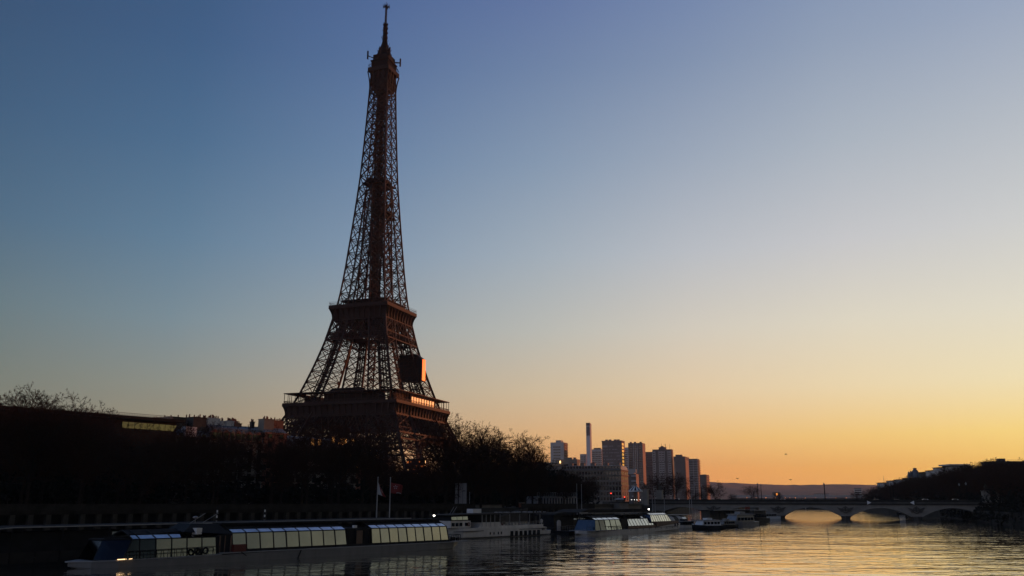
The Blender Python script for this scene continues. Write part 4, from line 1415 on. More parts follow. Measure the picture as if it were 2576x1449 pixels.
copies('sunset_tinted_window', win_side(D * .55, 3.6, GLASSG), [(0, D * .36, H - 5 - j * 5.4) for j in range(14)], t)
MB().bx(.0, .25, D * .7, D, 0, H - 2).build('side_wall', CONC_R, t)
# sliver block
t, Wf, D, H = block('tower_block', 'narrow pale sliver block between the two brown blocks', 'tower block', 1570, 1581, 1583, 1125.5, 1600, CONC_L)
grid_windows(t, win(2.4, 1.8, GLASSD), [(-Wf * f, 0, H - 5 - j * 3.8) for j in range(int(H / 3.8) - 2) for f in (.75, .4)])
# block with white ribs
t, Wf, D, H = block('tower_block', 'dark tower block with two thin white ribs and a rosy sunlit side', 'tower block', 1580, 1615.5, 1622.5, 1114, 1330, CONC_D)
MB().bx(0, .3, 0, D, 0, H - .4).build('side_wall', CONC_R, t)
m = MB()
for f in (.62, .5, .36): m.bx(-Wf * f - .35, -Wf * f + .35, -.8, 0, 0, H)
m.build('white_ribs', CONC_L, t)
grid_windows(t, win(2.2, 1.7, GLASSD), [(-Wf * f, 0, H - 5 - j * 3.5) for j in range(int(H / 3.5) - 2) for f in (.88, .76, .2, .09)])
grid_windows(t, win(2.2, 1.9, GLASSD), [(-Wf * f, 0, H - 5 - j * 3.5) for j in range(int(H / 3.5) - 2) for f in (.56, .43)])
for x in (.15, .55, .85): MB().bx(-Wf * x - 1.5, -Wf * x + 1.5, 3, 6, H, H + 1.8).build('roof_hut', CONC_D, t)
# plain dark
t, Wf, D, H = block('tower_block', 'plain dark reddish tower block with a patterned front, in a gap of the skyline', 'tower block', 1622.5, 1645, 1648, 1136.5, 1450, CONC_D)
grid_windows(t, win(1.0, 2.4, GLASSD), [(-Wf * (i + .5 + .25 * (j % 2)) / 8, 0, H - 5 - j * 4.2) for j in range(int(H / 4.2) - 2) for i in range(8)])
# crenellated with pale bays
t, Wf, D, H = block('tower_block', 'notched tower block with pale vertical window bays and roof aerials', 'tower block', 1641, 1689.5, 1693, 1130, 1260, CONC_D)
MB().bx(-Wf * .68, -Wf * .33, 2, D - 2, H, H + 3.4).bx(-Wf * .58, -Wf * .45, 2, 8, H + 3.4, H + 4.8).build('roof_hut', CONC_D, t)
m = MB()
for f in (.995, .86, .665, .53, .375, .2, .05):
    for q in range(4): m.bx(-Wf * f - .3, -Wf * f + .3, -1.3, 0, H - 17 - q * 16, H - 2.5 - q * 16)
m.build('bay_ribs', CONC_L, t)
grid_windows(t, win(2.4, 1.6, CONC_L), [(-Wf * f, -.3, H - 4 - j * 3.2) for j in range(int(H / 3.2) - 2) for f in (.925, .6, .46, .125)])
m = MB()
for x in (.12, .36, .33, .55): m.beam((-Wf * x, 5, H), (-Wf * x, 5, H + 7 + 3 * x), .3)
m.build('aerial', IRON_D, t)
# brown chamfered
t, Wf, D, H = block('tower_block', 'rust brown windowless tower block with chamfered corners', 'tower block', 1694, 1723, 1737, 1148, 1230, CONC_D)
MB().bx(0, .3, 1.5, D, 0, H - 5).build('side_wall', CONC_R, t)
MB().bx(-Wf * .85, -Wf * .3, 3, 10, H, H + 2.6).build('roof_hut', CONC_D, t)
MB().extr([(-Wf, -.15, H - 9), (-Wf + 2, -.15, H - 3), (-Wf + 2, -.15, 0), (-Wf, -.15, 0)], (0, .12, 0)).build('chamfer', CONC_R, t)
# gridded balcony block
t, Wf, D, H = block('tower_block', 'tower block with floor lines like a grid and sunlit balconies on its right edge', 'tower block', 1732, 1754.5, 1759.5, 1154, 1200, CONC_D)
m = MB()
for j in range(int(H / 3.2)): m.bx(-Wf, 0, -.5, 0, H - 3 - j * 3.2, H - 2.4 - j * 3.2)
for f in (.97, .5, .05): m.bx(-Wf * f - .25, -Wf * f + .25, -.62, 0, 0, H)
m.build('balcony_bands', CONC, t)
m = MB()
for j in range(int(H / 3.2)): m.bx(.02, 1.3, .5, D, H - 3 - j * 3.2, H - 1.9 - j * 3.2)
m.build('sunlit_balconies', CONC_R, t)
# last low block
t, Wf, D, H = block('tower_block', 'lowest brown block at the right end of the skyline', 'tower block', 1760, 1776, 1783.5, 1193.5, 1150, CONC_D)
m = MB()
for j in range(int(H / 3.2)): m.bx(.02, .9, 1, D - 1, H - 3 - j * 3.2, H - 1.7 - j * 3.2)
m.build('sunlit_balconies', CONC_R, t)

# stone apartment house with mansard, in front of the skyline
def stone_house(label, x0, x1, x2, ycor, yroof, Y, nb, fl):
    t, Wf, D, H = block('apartment_house', label, 'house', x0, x1, x2, ycor, Y, CREAM)
    hr = at(x1, yroof, Y).z - STREET_Z - H
    m = MB()
    m.loft([[(-Wf, 0, H), (0, 0, H), (0, D, H), (-Wf, D, H)], [(-Wf + 1, 1.5, H + hr * .8), (-1, 1.5, H + hr * .8), (-1, D - 1.5, H + hr * .8), (-Wf + 1, D - 1.5, H + hr * .8)], [(-Wf + 2, D * .4, H + hr), (-2, D * .4, H + hr), (-2, D * .6, H + hr), (-Wf + 2, D * .6, H + hr)]])
    m.build('roof', ZINC, t)
    m = MB()
    for z in (H - .6, H - 4.2, H - 11.5): m.bx(-Wf - .3, .5, -.7, 0, z, z + .6).bx(.0, .6, -.0, D, z, z + .6)
    m.build('cornice', CREAM, t)
    me = win(1.5, 2.3, GLASSD)
    sp = [(-Wf * (i + .5) / nb, 0, H - 2.6 - j * 3.6) for j in range(fl) for i in range(nb)]
    grid_windows(t, me, sp)
    dm = MB().box((0, .5, 0), (1.9, 1.8, 2.4)).mesh('dormer', CREAM)
    ds = copies('dormer', dm, [(-Wf * (i + .5) / nb, .4, H + 1.6) for i in range(nb)], t)
    pm_ = MB().box((0, -.45, .1), (1.0, .1, 1.7)).mesh('pane', GLASSD)
    for d in ds:
        o = bpy.data.objects.new('pane', pm_); COL.objects.link(o); o.parent = d
    sd_ = MB().box((.06, 0, 0), (.16, 1.3, 2.3)).mesh('window', GLASSD)
    copies('window', sd_, [(0, D * f, H - 2.6 - j * 3.6) for j in range(fl) for f in (.2, .5, .8)], t)
    rs2 = random.Random(int(x0))
    for f in (.1, .3, .52, .7, .9):
        stack(t, -Wf * f - 1.6, -Wf * f + 1.6, D * .4, D * .55, H + hr * .6, H + hr + 1.6, CREAM, 4, rs2)
    return t
stone_house('pale stone apartment house with mansard roof below the tower blocks', 1411, 1562, 1580, 1181, 1169, 640, 20, 6)
t, Wf, D, H = block('building', 'low flat grey building above the trees left of the stone house', 'building', 1352, 1452, 1458, 1162.5, 760, STONE)
grid_windows(t, win(1.0, 1.6, GLASSD), [(-Wf * (i + .5) / 36, 0, H - 2.4) for i in range(36)])
MB().bx(-Wf * .55, -Wf * .02, 2, 12, H, H + 2.6).build('roof_storey', CREAM, t)
m = MB()
for x in (.1, .2, .27, .34): m.bx(-Wf * x - 1, -Wf * x + 1, 4, 7, H + 2.6, H + 4.2)
m.build('chimney', CREAM, t)
lm = MB().lathe((-Wf * .42, -.6, H - 1), [(.1, 0), (.55, .6), (.5, 1.8), (.1, 2.4)], 8).build('lit_lantern', GLOWH, t)
t, Wf, D, H = block('building', 'small white building with stacked balconies between the stone house and the ribbed tower', 'building', 1577, 1599, 1606, 1192, 760, CONC_D)
m = MB()
for j in range(5): m.bx(-Wf * .5, .4, -1.1, 0, H - 2.5 - j * 4.2, H - 1.2 - j * 4.2)
m.build('balcony_bands', CONC, t)
MB().bx(0, .25, .3, D, 0, H).build('side_wall', CONC_R, t)
MB().bx(-Wf, -Wf * .25, 2, D - 1, H, H + 4).bx(-Wf * .28, -Wf * .02, 2, 5, H + 1, H + 4).build('roof_storey', CONC, t)
# little houses across the far bend
for (x0, x1, x2, yt, Y, mm, lb) in ((1955, 1985, 1990, 1249, 1500, CONC, 'low grey house on the far bank beyond the bridge'), (2048, 2086, 2092, 1243, 1700, CONC, 'grey far block above the viaduct'), (2150, 2166, 2174, 1229, 1350, CONC_L, 'pale far house beside the small dark tree'), (2000, 2024, 2028, 1254, 1600, CONC_D, 'brown low far house beyond the bridge'), (1895, 1930, 1934, 1254, 1500, CONC, 'wide low far house behind the bridge lamps'), (2100, 2128, 2132, 1250, 1600, CONC_D, 'low brown far block right of the grey far block')):
    t, Wf, D, H = block('far_house', lb, 'house', x0, x1, x2, yt, Y, mm)
    MB().bx(-Wf - .5, .5, -.5, D + .5, H, H + .8).build('roof', CONC_D, t)
    grid_windows(t, win(1.8, 1.5, GLASSD), [(-Wf * (i + .5) / 6, 0, H - 2.5 - j * 3.2) for j in range(max(1, int(H / 3.2) - 1)) for i in range(6)])
p = at(1954.5, 1245, 1400)
t = thing('far_house', 'tiny far house with one blazing orange sun-glint window beyond the bridge', 'house', (p.x - 2, p.y, STREET_Z))
MB().bx(-3, 7, 0, 8, 0, p.z - STREET_Z + 4).build('wall', CONC_D, t)
MB().bx(.6, 3.4, -.1, 0, p.z - STREET_Z - 2, p.z - STREET_Z + 2.4).build('lit_or_glint_window', GLINTG, t)  # sun glint on the far pane, made by emission
# rail viaduct far behind
pa, pb = at(1840, 1252, 1150), at(2200, 1248, 1080)
d = pb - pa
vt = thing('rail_viaduct', 'long thin rail viaduct crossing the river far behind the stone bridge', 'viaduct', (pa.x, pa.y, 0), math.atan2(d.y, d.x))
LV = d.length
MB().bx(0, LV, 0, 8, 13.6, 15.2).build('deck', STEEL, vt)
MB().bx(0, LV, -.4, 0, 15.2, 16.2).build('railing', STEEL, vt)
pm = MB().bx(-.6, .6, 2, 6, 0, 13.6).mesh('pier', STEEL)
copies('pier', pm, [(x, 0, 0) for x in range(6, int(LV), 12)], vt)
MB().bx(0, LV, -6, 14, 2.0, 12.6).build('lower_deck', STONE_D, vt)

# ------------------------------------------------------------------ right bank terraces, houses on the ridge
def ridge(name, label, x0, x1, ytop, Y, mm, extra=None, cat='house'):
    a, b = at(x0, ytop, Y), at(x1, ytop, Y)
    zb = hill_h((a.x + b.x) / 2, Y) - 1
    t = thing(name, label, cat, (a.x, a.y, zb), 0)
    H = a.z - zb
    Wd = b.x - a.x
    MB().bx(0, Wd, 0, 14, -6, H).build('wall', mm, t)
    MB().bx(-.5, Wd + .5, -.6, 14.4, H, H + .5).build('roof', STONE_D, t)
    nb = max(2, int(Wd / 3.2))
    copies('window', win(1.4, 1.7, GLASSD), [(Wd * (i + .5) / nb, 0, H - 2.2 - j * 3.2) for j in range(3) for i in range(nb)][:100], t)
    return t, Wd, H
ridge('hillside_house', 'small house lowest on the right ridge, beside the thin aerial', 2222, 2244, 1215, 800, CONC)
ridge('hillside_house', 'pale low house second up the right ridge', 2246, 2266, 1210, 790, CONC_L)
ridge('hillside_house', 'wide low house just below the domed roof', 2266, 2290, 1207, 780, CONC)
t, Wd, H = ridge('domed_house', 'house with a tall beehive dome and two small domes on the ridge', 2288, 2322, 1203, 770, STONE_D)
MB().lathe((Wd * .66, 5, H), [(3.2, 0), (3.5, 1.5), (3.3, 3.6), (2.5, 6.2), (1.5, 7.6), (1.2, 8.0), (1.7, 8.2), (1.5, 8.8), (.3, 9.0)], 14).build('dome', ZINC, t, True)
sm = MB().lathe((0, 0, 0), [(1.5, 0), (1.6, 1.4), (1.2, 3.6), (.6, 5.0), (.8, 5.2), (.1, 5.9)], 10).mesh('small_dome', ZINC)
copies('small_dome', sm, [(Wd * .14, 4, H), (Wd * .34, 5, H + .8)], t)
ridge('hillside_house', 'square dark house just right of the dome', 2330, 2348, 1188, 740, STONE_D)
ridge('hillside_house', 'stepped pale terrace house in the middle of the ridge', 2348, 2369, 1184, 720, CONC)
ridge('hillside_house', 'taller pale terrace house higher on the ridge', 2368, 2392, 1176.5, 700, CONC_L)
t, Wd, H = ridge('hillside_house', 'wide house with an overhanging flat roof near the ridge top', 2394, 2446, 1173, 690, CONC)
MB().bx(-3.0, Wd * .8, -3, 15, H + .5, H + 1.6).build('overhanging_roof', CONC_L, t)
t, Wd, H = ridge('terrace_building', 'long flat terrace building with a roof hut at the right edge of the picture', 2497, 2620, 1162, 560, STONE_D, cat='building')
MB().bx(Wd * .2, Wd * .32, 3, 7, H + .5, H + 2.3).build('roof_hut', STONE_D, t)
m = MB()
for i in range(40): m.beam((Wd * i / 40, .5, H + .5), (Wd * i / 40, .5, H + 1.4), .06)
m.beam((0, .5, H + 1.4), (Wd, .5, H + 1.4), .08)
m.build('roof_railing', STEEL, t)
t = thing('aerial_mast', 'thin aerial mast at the lower end of the right ridge', 'mast', at(2226, 1232, 850), 0)
MB().tube((0, 0, -14), (0, 0, 6), .8, .6, 6).tube((0, 0, 6), (0, 0, 13), .25, .1, 6).build('mast', STEEL, t)
MB().bx(-1.2, 1.2, -1.2, 1.2, 3, 5.5).build('aerial_panel', STEEL, t)
# quay strip and sheds under the right arch
ed = thing('houseboat', 'dark houseboat moored under the right-hand arches', 'boat', (268, 610, 0), R(58))
MB().loft([[(-14, -2.4, -.5), (14, -2.4, -.5), (14, 2.4, -.5), (-14, 2.4, -.5)], [(-15, -2.7, 1.2), (15, -2.7, 1.2), (15, 2.7, 1.2), (-15, 2.7, 1.2)]]).build('hull', BLACK, ed)
MB().bx(-9, 9, -2, 2, 1.2, 3.6).build('cabin', HULLG, ed)
copies('window', win(1.2, .9, GLASSD), [(x, -2, 2.6) for x in (-7, -4, -1, 2, 5)], ed)

# ------------------------------------------------------------------ boats
def frame(A, B):
    d = Vector(B) - Vector(A)
    return (A[0], A[1], 0), math.atan2(d.y, d.x), d.length

def hull(prof_, name, m_, parent):
    """prof_: list of (x, half width, z keel, z deck, y centre)"""
    m = MB()
    rings = []
    for x, hw, zk, zd, yc in prof_:
        rings.append([(x, yc - hw * .82, zk), (x, yc - hw, zk + .35 * (zd - zk)), (x, yc - hw * 1.03, zd), (x, yc + hw * 1.03, zd), (x, yc + hw, zk + .35 * (zd - zk)), (x, yc + hw * .82, zk)])
    m.loft(rings)
    return m.build(name, m_, parent)

grnd = random.Random(31)
def glasshouse(t, x0, x1, z0, z1, W, npan, front=0.0, lean=.45, glass=GLASS, roof_top=1.25, base=None, rear=0.0, dark=0, bar=.1):
    # near side at y = .45; slanted panes, mullions, a curved glazed roof shoulder and a flat dark top
    y0 = .45
    ym = W - y0
    for i in range(npan):
        a = x0 + (x1 - x0) * i / npan
        b = x0 + (x1 - x0) * (i + 1) / npan
        fa = front if i == 0 else 0
        rb = rear if i == npan - 1 else 0
        for side in (0, 1):
            yb = y0 if side == 0 else ym
            yt = y0 + lean if side == 0 else ym - lean
            q = [(a + .05, yb, z0), (b - .05, yb, z0), (b - .05 - rb, yt, z1), (a + .05 + fa, yt, z1)]
            jit = grnd.uniform(-.035, .035)
            q = [(p_[0], p_[1] + (jit if n_ > 1 else 0), p_[2]) for n_, p_ in enumerate(q)]
            MB().extr(q, (0, .06 if side == 0 else -.06, 0)).build('window_pane', GLASSB if i < dark else glass, t)
        # roof pane
        q = [(a + .12 + fa, y0 + lean + .05, z1 + .08), (b - .12 - rb, y0 + lean + .05, z1 + .08), (b - .12 - rb, y0 + lean + 1.15, z1 + .55), (a + .12 + fa, y0 + lean + 1.15, z1 + .55)]
        MB().extr(q, (0, .03, -.08)).build('roof_pane', GLASSR, t)
    m = MB()
    for i in range(npan + 1):
        a = x0 + (x1 - x0) * i / npan
        f = front if i == 0 else (-rear if i == npan else 0)
        for side in (0, 1):
            sg = 1 if side == 0 else -1
            yb = y0 if side == 0 else ym
            pts_ = [Vector((a, yb - .03 * sg, z0)), Vector((a + f, yb + (lean - .03) * sg, z1)), Vector((a + f, yb + (lean + 1.15) * sg, z1 + .55)), Vector((a + f, W / 2, z1 + roof_top))]
            for p, q in zip(pts_, pts_[1:]): m.beam(p, q, bar, bar * 1.2)
    for yy, zz in ((y0 + lean - .02, z1 + .02), (y0 + lean + 1.15, z1 + .55), (ym - lean + .02, z1 + .02), (ym - lean - 1.15, z1 + .55)):
        m.beam((x0 + front, yy, zz), (x1 - rear, yy, zz), .13)
    m.build('mullions', BLACK, t)
    m = MB()
    prof_ = [(y0 + lean + 1.12, z1 + .50), (W / 2, z1 + roof_top), (ym - lean - 1.12, z1 + .50)]
    m.extr([(x0 + front, y, z) for y, z in prof_] + [(x0 + front, y, z - .12) for y, z in reversed(prof_)], (x1 - rear - x0 - front, 0, 0))
    m.build('roof', CANVAS, t)
    if front:
        m = MB(); m.extr([(x0, y0, z0), (x0, ym, z0), (x0 + front, ym - lean, z1), (x0 + front, y0 + lean, z1)], (.06, 0, 0)); m.build('front_pane', GLASSB, t)
    # dark dining floor inside
    MB().bx(x0 + front + .3, x1 - .2, y0 + 1.4, ym - 1.4, z0 - .2, z1 - .1).build('interior', BLACK, t)

def rail(t, p, q, h, n, name='railing', m_=None, mid=True):
    m = MB()
    p, q = Vector(p), Vector(q)
    for i in range(n + 1):
        c = lerp(p, q, i / n)
        m.beam(c, c + Vector((0, 0, h)), .06)
    m.beam(p + Vector((0, 0, h)), q + Vector((0, 0, h)), .08)
    if mid: m.beam(p + Vector((0, 0, h * .55)), q + Vector((0, 0, h * .55)), .05)
    return m.build(name, m_ or BLACK, t)

# 1: the long glass-roofed boat in front
loc, rz, L = frame((-49.2, 107.8), (-9.6, 156.2))
b1 = thing('glass_boat', 'long glass-sided river boat with black roof, nearest the camera', 'boat', loc, rz)
W1 = 7.6
hull([(-1.6, .25, .25, .75, 3.8), (.2, 1.9, -.35, .72, 3.8), (3, 3.1, -.6, .74, 3.8), (8, 3.75, -.6, .8, 3.8), (22, 3.8, -.6, 1.02, 3.8), (45, 3.8, -.6, 1.12, 3.8), (58, 3.7, -.6, 1.2, 3.8), (62.6, 3.1, -.5, 1.25, 3.8), (64.6, 2.3, .3, 1.3, 3.8)], 'hull', HULLW, b1)
m = MB()
m.loft([[(-2.0, 3.6, .72), (-2.0, 4.0, .72), (-2.0, 4.0, .86), (-2.0, 3.6, .86)], [(.2, 1.8, .74), (.2, 5.8, .74), (.2, 5.8, .88), (.2, 1.8, .88)], [(3, .5, .78), (3, 7.1, .78), (3, 7.1, .92), (3, .5, .92)], [(16.6, -.2, .95), (16.6, 7.8, .95), (16.6, 7.8, 1.08), (16.6, -.2, 1.08)]])
m.bx(16.6, 65.4, -.12, 7.7, 1.1, 1.22)
m.build('deck', PALE, b1)
MB().bx(18.5, 61.6, .3, 7.3, 1.22, 1.56).build('lower_band', BLACK, b1)
glasshouse(b1, 3.3, 16.2, .95, 3.25, W1, 6, 1.2, .4, roof_top=1.1, dark=2)
m = MB(); m.extr([(.4, 1.9, .95), (3.3, .5, .95), (4.4, .95, 3.2), (1.4, 2.2, 3.2)], (.05, .06, 0)); m.build('windscreen', GLASSB, b1)
m = MB(); m.extr([(.35, 1.9, .95), (.35, 5.7, .95), (1.35, 5.4, 3.2), (1.35, 2.2, 3.2)], (.06, 0, 0)); m.build('windscreen', GLASSB, b1)
m = MB()
m.extr([(1.2, 2.2, 3.25), (4.5, .9, 3.25), (4.5, 6.7, 3.25), (1.2, 5.4, 3.25)], (0, 0, .12))
for z0_, a_, b_ in ((3.4, (1.8, 2.6), (16, 2.0)), (3.4, (1.8, 5.0), (16, 5.6))): m.beam((a_[0], a_[1], 3.4), (b_[0], b_[1], 4.3), .16)
m.build('bow_roof', CANVAS, b1)
MB().bx(16.2, 18.5, .7, 6.9, 1.2, 3.5).build('entrance', BLACK, b1)
m = MB().bx(16.6, 16.75, .55, .7, 1.2, 3.4).bx(17.4, 17.5, .55, .7, 1.2, 3.4).bx(18.3, 18.45, .55, .7, 1.2, 3.4)
m.build('door_frame', RUST, b1)
MB().bx(18.4, 20.4, -.05, .4, 1.25, 2.2).build('gangway_box', REDP, b1)
# wheelhouse
m = MB()
m.loft([[(11.6, 1.2, 4.0), (18.6, .6, 3.55), (18.6, 7.0, 3.55), (11.6, 6.4, 4.0)], [(13.2, 2.2, 5.0), (17.0, 2.0, 4.9), (17.0, 5.6, 4.9), (13.2, 5.4, 5.0)]])
m.build('wheelhouse', BLACK, b1)
MB().box((13.6, 1.35, 4.05), (.95, .8, .8), .2).build('searchlight', WHITE, b1)
m = MB()
for a, b in (((13.4, 3, 5.0), (15.6, 3, 6.3)), ((15.6, 3.6, 5.0), (18, 3.6, 6.3)), ((14.3, 3.2, 5.0), (14.3, 3.2, 5.7))): m.beam(a, b, .07)
m.lathe((14.3, 3.2, 5.6), [(.1, 0), (.35, .1), (.35, .25), (.1, .35)], 8)
m.build('radar', STEEL, b1)
glasshouse(b1, 18.6, 38.6, 1.52, 3.68, W1, 9, 0, .45)
MB().bx(38.6, 43.5, .75, 6.9, 1.2, 3.85).build('entrance', BLACK, b1)
m = MB().bx(40.6, 41.8, .6, .75, 1.25, 3.5).build('door', RUST, b1)
m = MB()
for x in (38.8, 40.4, 42.0, 43.2): m.bx(x - .06, x + .06, .55, .75, 1.25, 3.6)
m.build('door_frame', BLACK, b1)
MB().box((40.6, 1.2, 4.1), (.55, .5, .4)).build('floodlight', WHITE, b1)
glasshouse(b1, 43.6, 61.2, 1.52, 3.75, W1, 9, .15, .45, rear=.2)
MB().bx(18, 61, 2.6, 4.9, 4.75, 5.0).build('roof_walkway', BLACK, b1)
rail(b1, (3.5, .1, .9), (16.2, -.05, 1.1), 1.0, 14)
rail(b1, (61.6, .2, 1.25), (65.0, 1.2, 1.3), .95, 5)
rail(b1, (65.0, 1.2, 1.3), (65.0, 6.4, 1.3), .95, 4)
def torus_mesh(name, R0, r0, m_):
    mm = MB(); n, k = 18, 8
    for i in range(n):
        for j in range(k):
            a, b = 2 * math.pi * i / n, 2 * math.pi * j / k
            mm.v.append(((R0 + r0 * math.cos(b)) * math.cos(a), r0 * math.sin(b), (R0 + r0 * math.cos(b)) * math.sin(a)))
    for i in range(n):
        for j in range(k):
            mm.f.append((i * k + j, ((i + 1) % n) * k + j, ((i + 1) % n) * k + (j + 1) % k, i * k + (j + 1) % k))
    return mm.mesh(name, m_, True)
tm = torus_mesh('tyre_fender', .36, .13, RUBBER)
for x, lb in ((12.9, 'black tyre fender hanging on the glass boat rail, left one of two'), (14.1, 'black tyre fender hanging on the glass boat rail, right one of two')):
    o = bpy.data.objects.new('tyre_fender', tm); COL.objects.link(o)
    c, s_ = math.cos(rz), math.sin(rz)
    o.location = (loc[0] + c * x - s_ * -.2, loc[1] + s_ * x + c * -.2, 1.6)
    o.rotation_euler = (0, 0, rz)
    tag(o, lb, 'tyre', 'tyre fenders on the rail')
m = MB().tube((2.7, .52, .98), (3.7, .3, 1.0), .045, .045, 6).tube((4.0, .25, 1.0), (4.4, .2, 1.02), .03, .03, 6)
m.build('bow_glow_tube', GLOWS, b1)  # two thin emissive tubes along the bow
m = MB().beam((19.6, -.1, 1.2), (20.3, -.35, .7), .1).beam((29.5, -.25, 1.1), (28.9, -.3, -.1), .12).build('fender_pole', BLACK, b1)
MB().bx(62.4, 63.3, .9, 1.2, 1.2, 1.9).bx(63.8, 64.4, .9, 1.2, 1.2, 1.75).build('bollard', BLACK, b1)
MB().bx(61.8, 65.7, .05, .35, 1.22, 1.32).build('stern_trim', PALE, b1)

# 2: black canopied pontoon behind it
off = NV * 9.6
pt = thing('covered_pontoon', 'long black covered pontoon with a pale roof edge, behind the long glass boat', 'pontoon', (loc[0] + off.x, loc[1] + off.y, 0), rz)
MB().bx(-9, 62, 0, 7.5, -.6, 1.1).build('float', BLACK, pt)
MB().bx(-7, 60, 1.0, 6.5, 1.1, 4.1).build('cabin', CANVAS, pt)
m = MB(); m.extr([(-12.5, 0, 4.15), (-6, 0, 4.6), (61, 0, 4.85), (61, 0, 5.02), (-6, 0, 4.78), (-12.5, 0, 4.35)], (0, 7.6, 0)); m.build('roof', CANVAS, pt)
m = MB(); m.extr([(-12.5, -.08, 4.2), (-6, -.08, 4.66), (61, -.08, 4.92), (61, -.08, 5.05), (-6, -.08, 4.8), (-12.5, -.08, 4.36)], (0, .06, 0)); m.build('roof_edge', PALE, pt)
pm = MB().bx(-.08, .08, .1, .26, 1.1, 4.6).mesh('post', BLACK)
copies('post', pm, [(x, 0, 0) for x in range(-6, 62, 6)], pt)
pm = MB().extr([(0, .6, 2.6), (2.35, .6, 2.6), (2.35, .85, 3.95), (0, .85, 3.95)], (0, .06, 0)).mesh('window_pane', GLASS)
copies('window_pane', pm, [(6.6 + i * 2.5, -.2, 0) for i in range(5)], pt)
pm = MB().bx(0, 2.8, -.1, 0, .6, 1.9).mesh('side_panel', DARKSTONE)
copies('side_panel', pm, [(-9 + i * 2.95, 0, -.1) for i in range(5)], pt)
# pale roof strips of yet another boat seen over the first one's stern
off = NV * 10.0

# striped mooring poles and flags
def striped(x, y0, y1, Y, lb):
    a = at(x, y1, Y); z1 = at(x, y0, Y).z
    t = thing('mooring_pole', lb, 'pole', (a.x, a.y, QUAY_Z), 0, 'striped mooring poles')
    H = z1 - QUAY_Z
    MB().tube((0, 0, -2), (0, 0, H), .09, .09, 8).build('pole', BLACK, t)
    m = MB()
    for i in range(int(H / .8)): m.tube((0, 0, i * .8 + .2), (0, 0, i * .8 + .55), .11, .11, 8)
    m.build('white_bands', WHITE, t)
striped(545, 1270, 1307, 138, 'black and white banded mooring pole, left one behind the glass boat')
striped(665, 1269, 1309, 146, 'black and white banded mooring pole, right one behind the glass boat')

def flag(x_top, x_base, ytop, Y, lb_p, lb_f, folded):
    p = at(x_base, 1290, Y)
    zt = at(x_top, ytop, Y).z
    t = thing('flag_pole', lb_p, 'flag pole', (p.x, p.y, QUAY_Z))
    H = zt - QUAY_Z
    dx = at(x_top, ytop, Y).x - p.x
    MB().tube((0, 0, -.2), (dx, 0, H), .13, .07, 8).build('pole', PALE, t)
    MB().lathe((dx, 0, H), [(.05, 0), (.12, .08), (.02, .25)], 8).build('finial', PALE, t)
    fl = thing('flag', lb_f, 'flag', (p.x + dx, p.y - .1, zt - .6))
    m = MB()
    nu, nv = 16, 10
    wd, hd = (1.7, 2.2) if folded else (2.35, 2.05)
    def P_(u, v):
        if folded:
            x = .12 + wd * u * (.35 + .65 * v) * .9
            z = -.3 - hd * v - .6 * u * v - 1.1 * u * (1 - v)
            y = .3 * math.sin(u * 7 + v * 2) * u
        else:
            x = .12 + wd * u * (1 - .10 * v)
            z = -.2 - hd * v * (1 - .18 * u) - .8 * u * u - .15 * math.sin(u * 5)
            y = .3 * math.sin(u * 6.5 + v * 1.2) * u
        return Vector((x, y, z))
    for i in range(nu + 1):
        for j in range(nv + 1): m.v.append(tuple(P_(i / nu, j / nv)))
    for i in range(nu):
        for j in range(nv):
            a = i * (nv + 1) + j
            m.f.append((a, a + 1, a + nv + 2, a + nv + 1))
    o = m.build('cloth', RED, fl, True)
    md = o.modifiers.new('thick', 'SOLIDIFY'); md.thickness = .03
    if folded:
        m = MB()
        for j in range(nv):
            a0, a1, b0, b1 = P_(0, j / nv), P_(.3 + .3 * j / nv, j / nv), P_(0, (j + 1) / nv), P_(.3 + .3 * (j + 1) / nv, (j + 1) / nv)
            m.add([a0 + Vector((0, -.05, 0)), a1 + Vector((0, -.12, 0)), b1 + Vector((0, -.12, 0)), b0 + Vector((0, -.05, 0))], [(0, 1, 2, 3)])
        m.build('white_panel', WCLOTH, fl)
    m = MB()                                  # five-petalled white flower
    c = (.42, .36) if not folded else (.72, .45)
    for q in range(5):
        th = 2 * math.pi * q / 5 + 1.57
        tip = (.20 * math.cos(th), -.22 * math.sin(th))
        sd1 = (.07 * math.cos(th + .7) + tip[0] * .55, -.08 * math.sin(th + .7) + tip[1] * .55)
        sd2 = (.02 * math.cos(th - .7) + tip[0] * .6, -.02 * math.sin(th - .7) + tip[1] * .6)
        pts_ = [P_(c[0] + a, c[1] + b) + Vector((0, -.09, 0)) for a, b in ((.03 * math.cos(th), -.03 * math.sin(th)), sd1, tip, sd2)]
        m.add(pts_, [(0, 1, 2, 3)])
    m.build('flower_emblem', WCLOTH, fl)
    if not folded:
        m = MB()
        for i in range(8):
            u0, u1 = .55 + .4 * i / 8, .55 + .4 * (i + 1) / 8
            m.add([P_(u0, .93) + Vector((0, -.07, 0)), P_(u1, .88) + Vector((0, -.07, 0)), P_(u1, .97) + Vector((0, -.07, 0)), P_(u0, 1.0) + Vector((0, -.07, 0))], [(0, 1, 2, 3)])
        m.build('hem', WCLOTH, fl)
flag(951, 947.5, 1202, 172, 'white flag pole, left one of the pair on the quay', 'red and white flag hanging folded on the left pole', True)
flag(982.5, 980.5, 1203, 176, 'white flag pole, right one of the pair on the quay', 'red flag with a white flower spread open on the right pole', False)

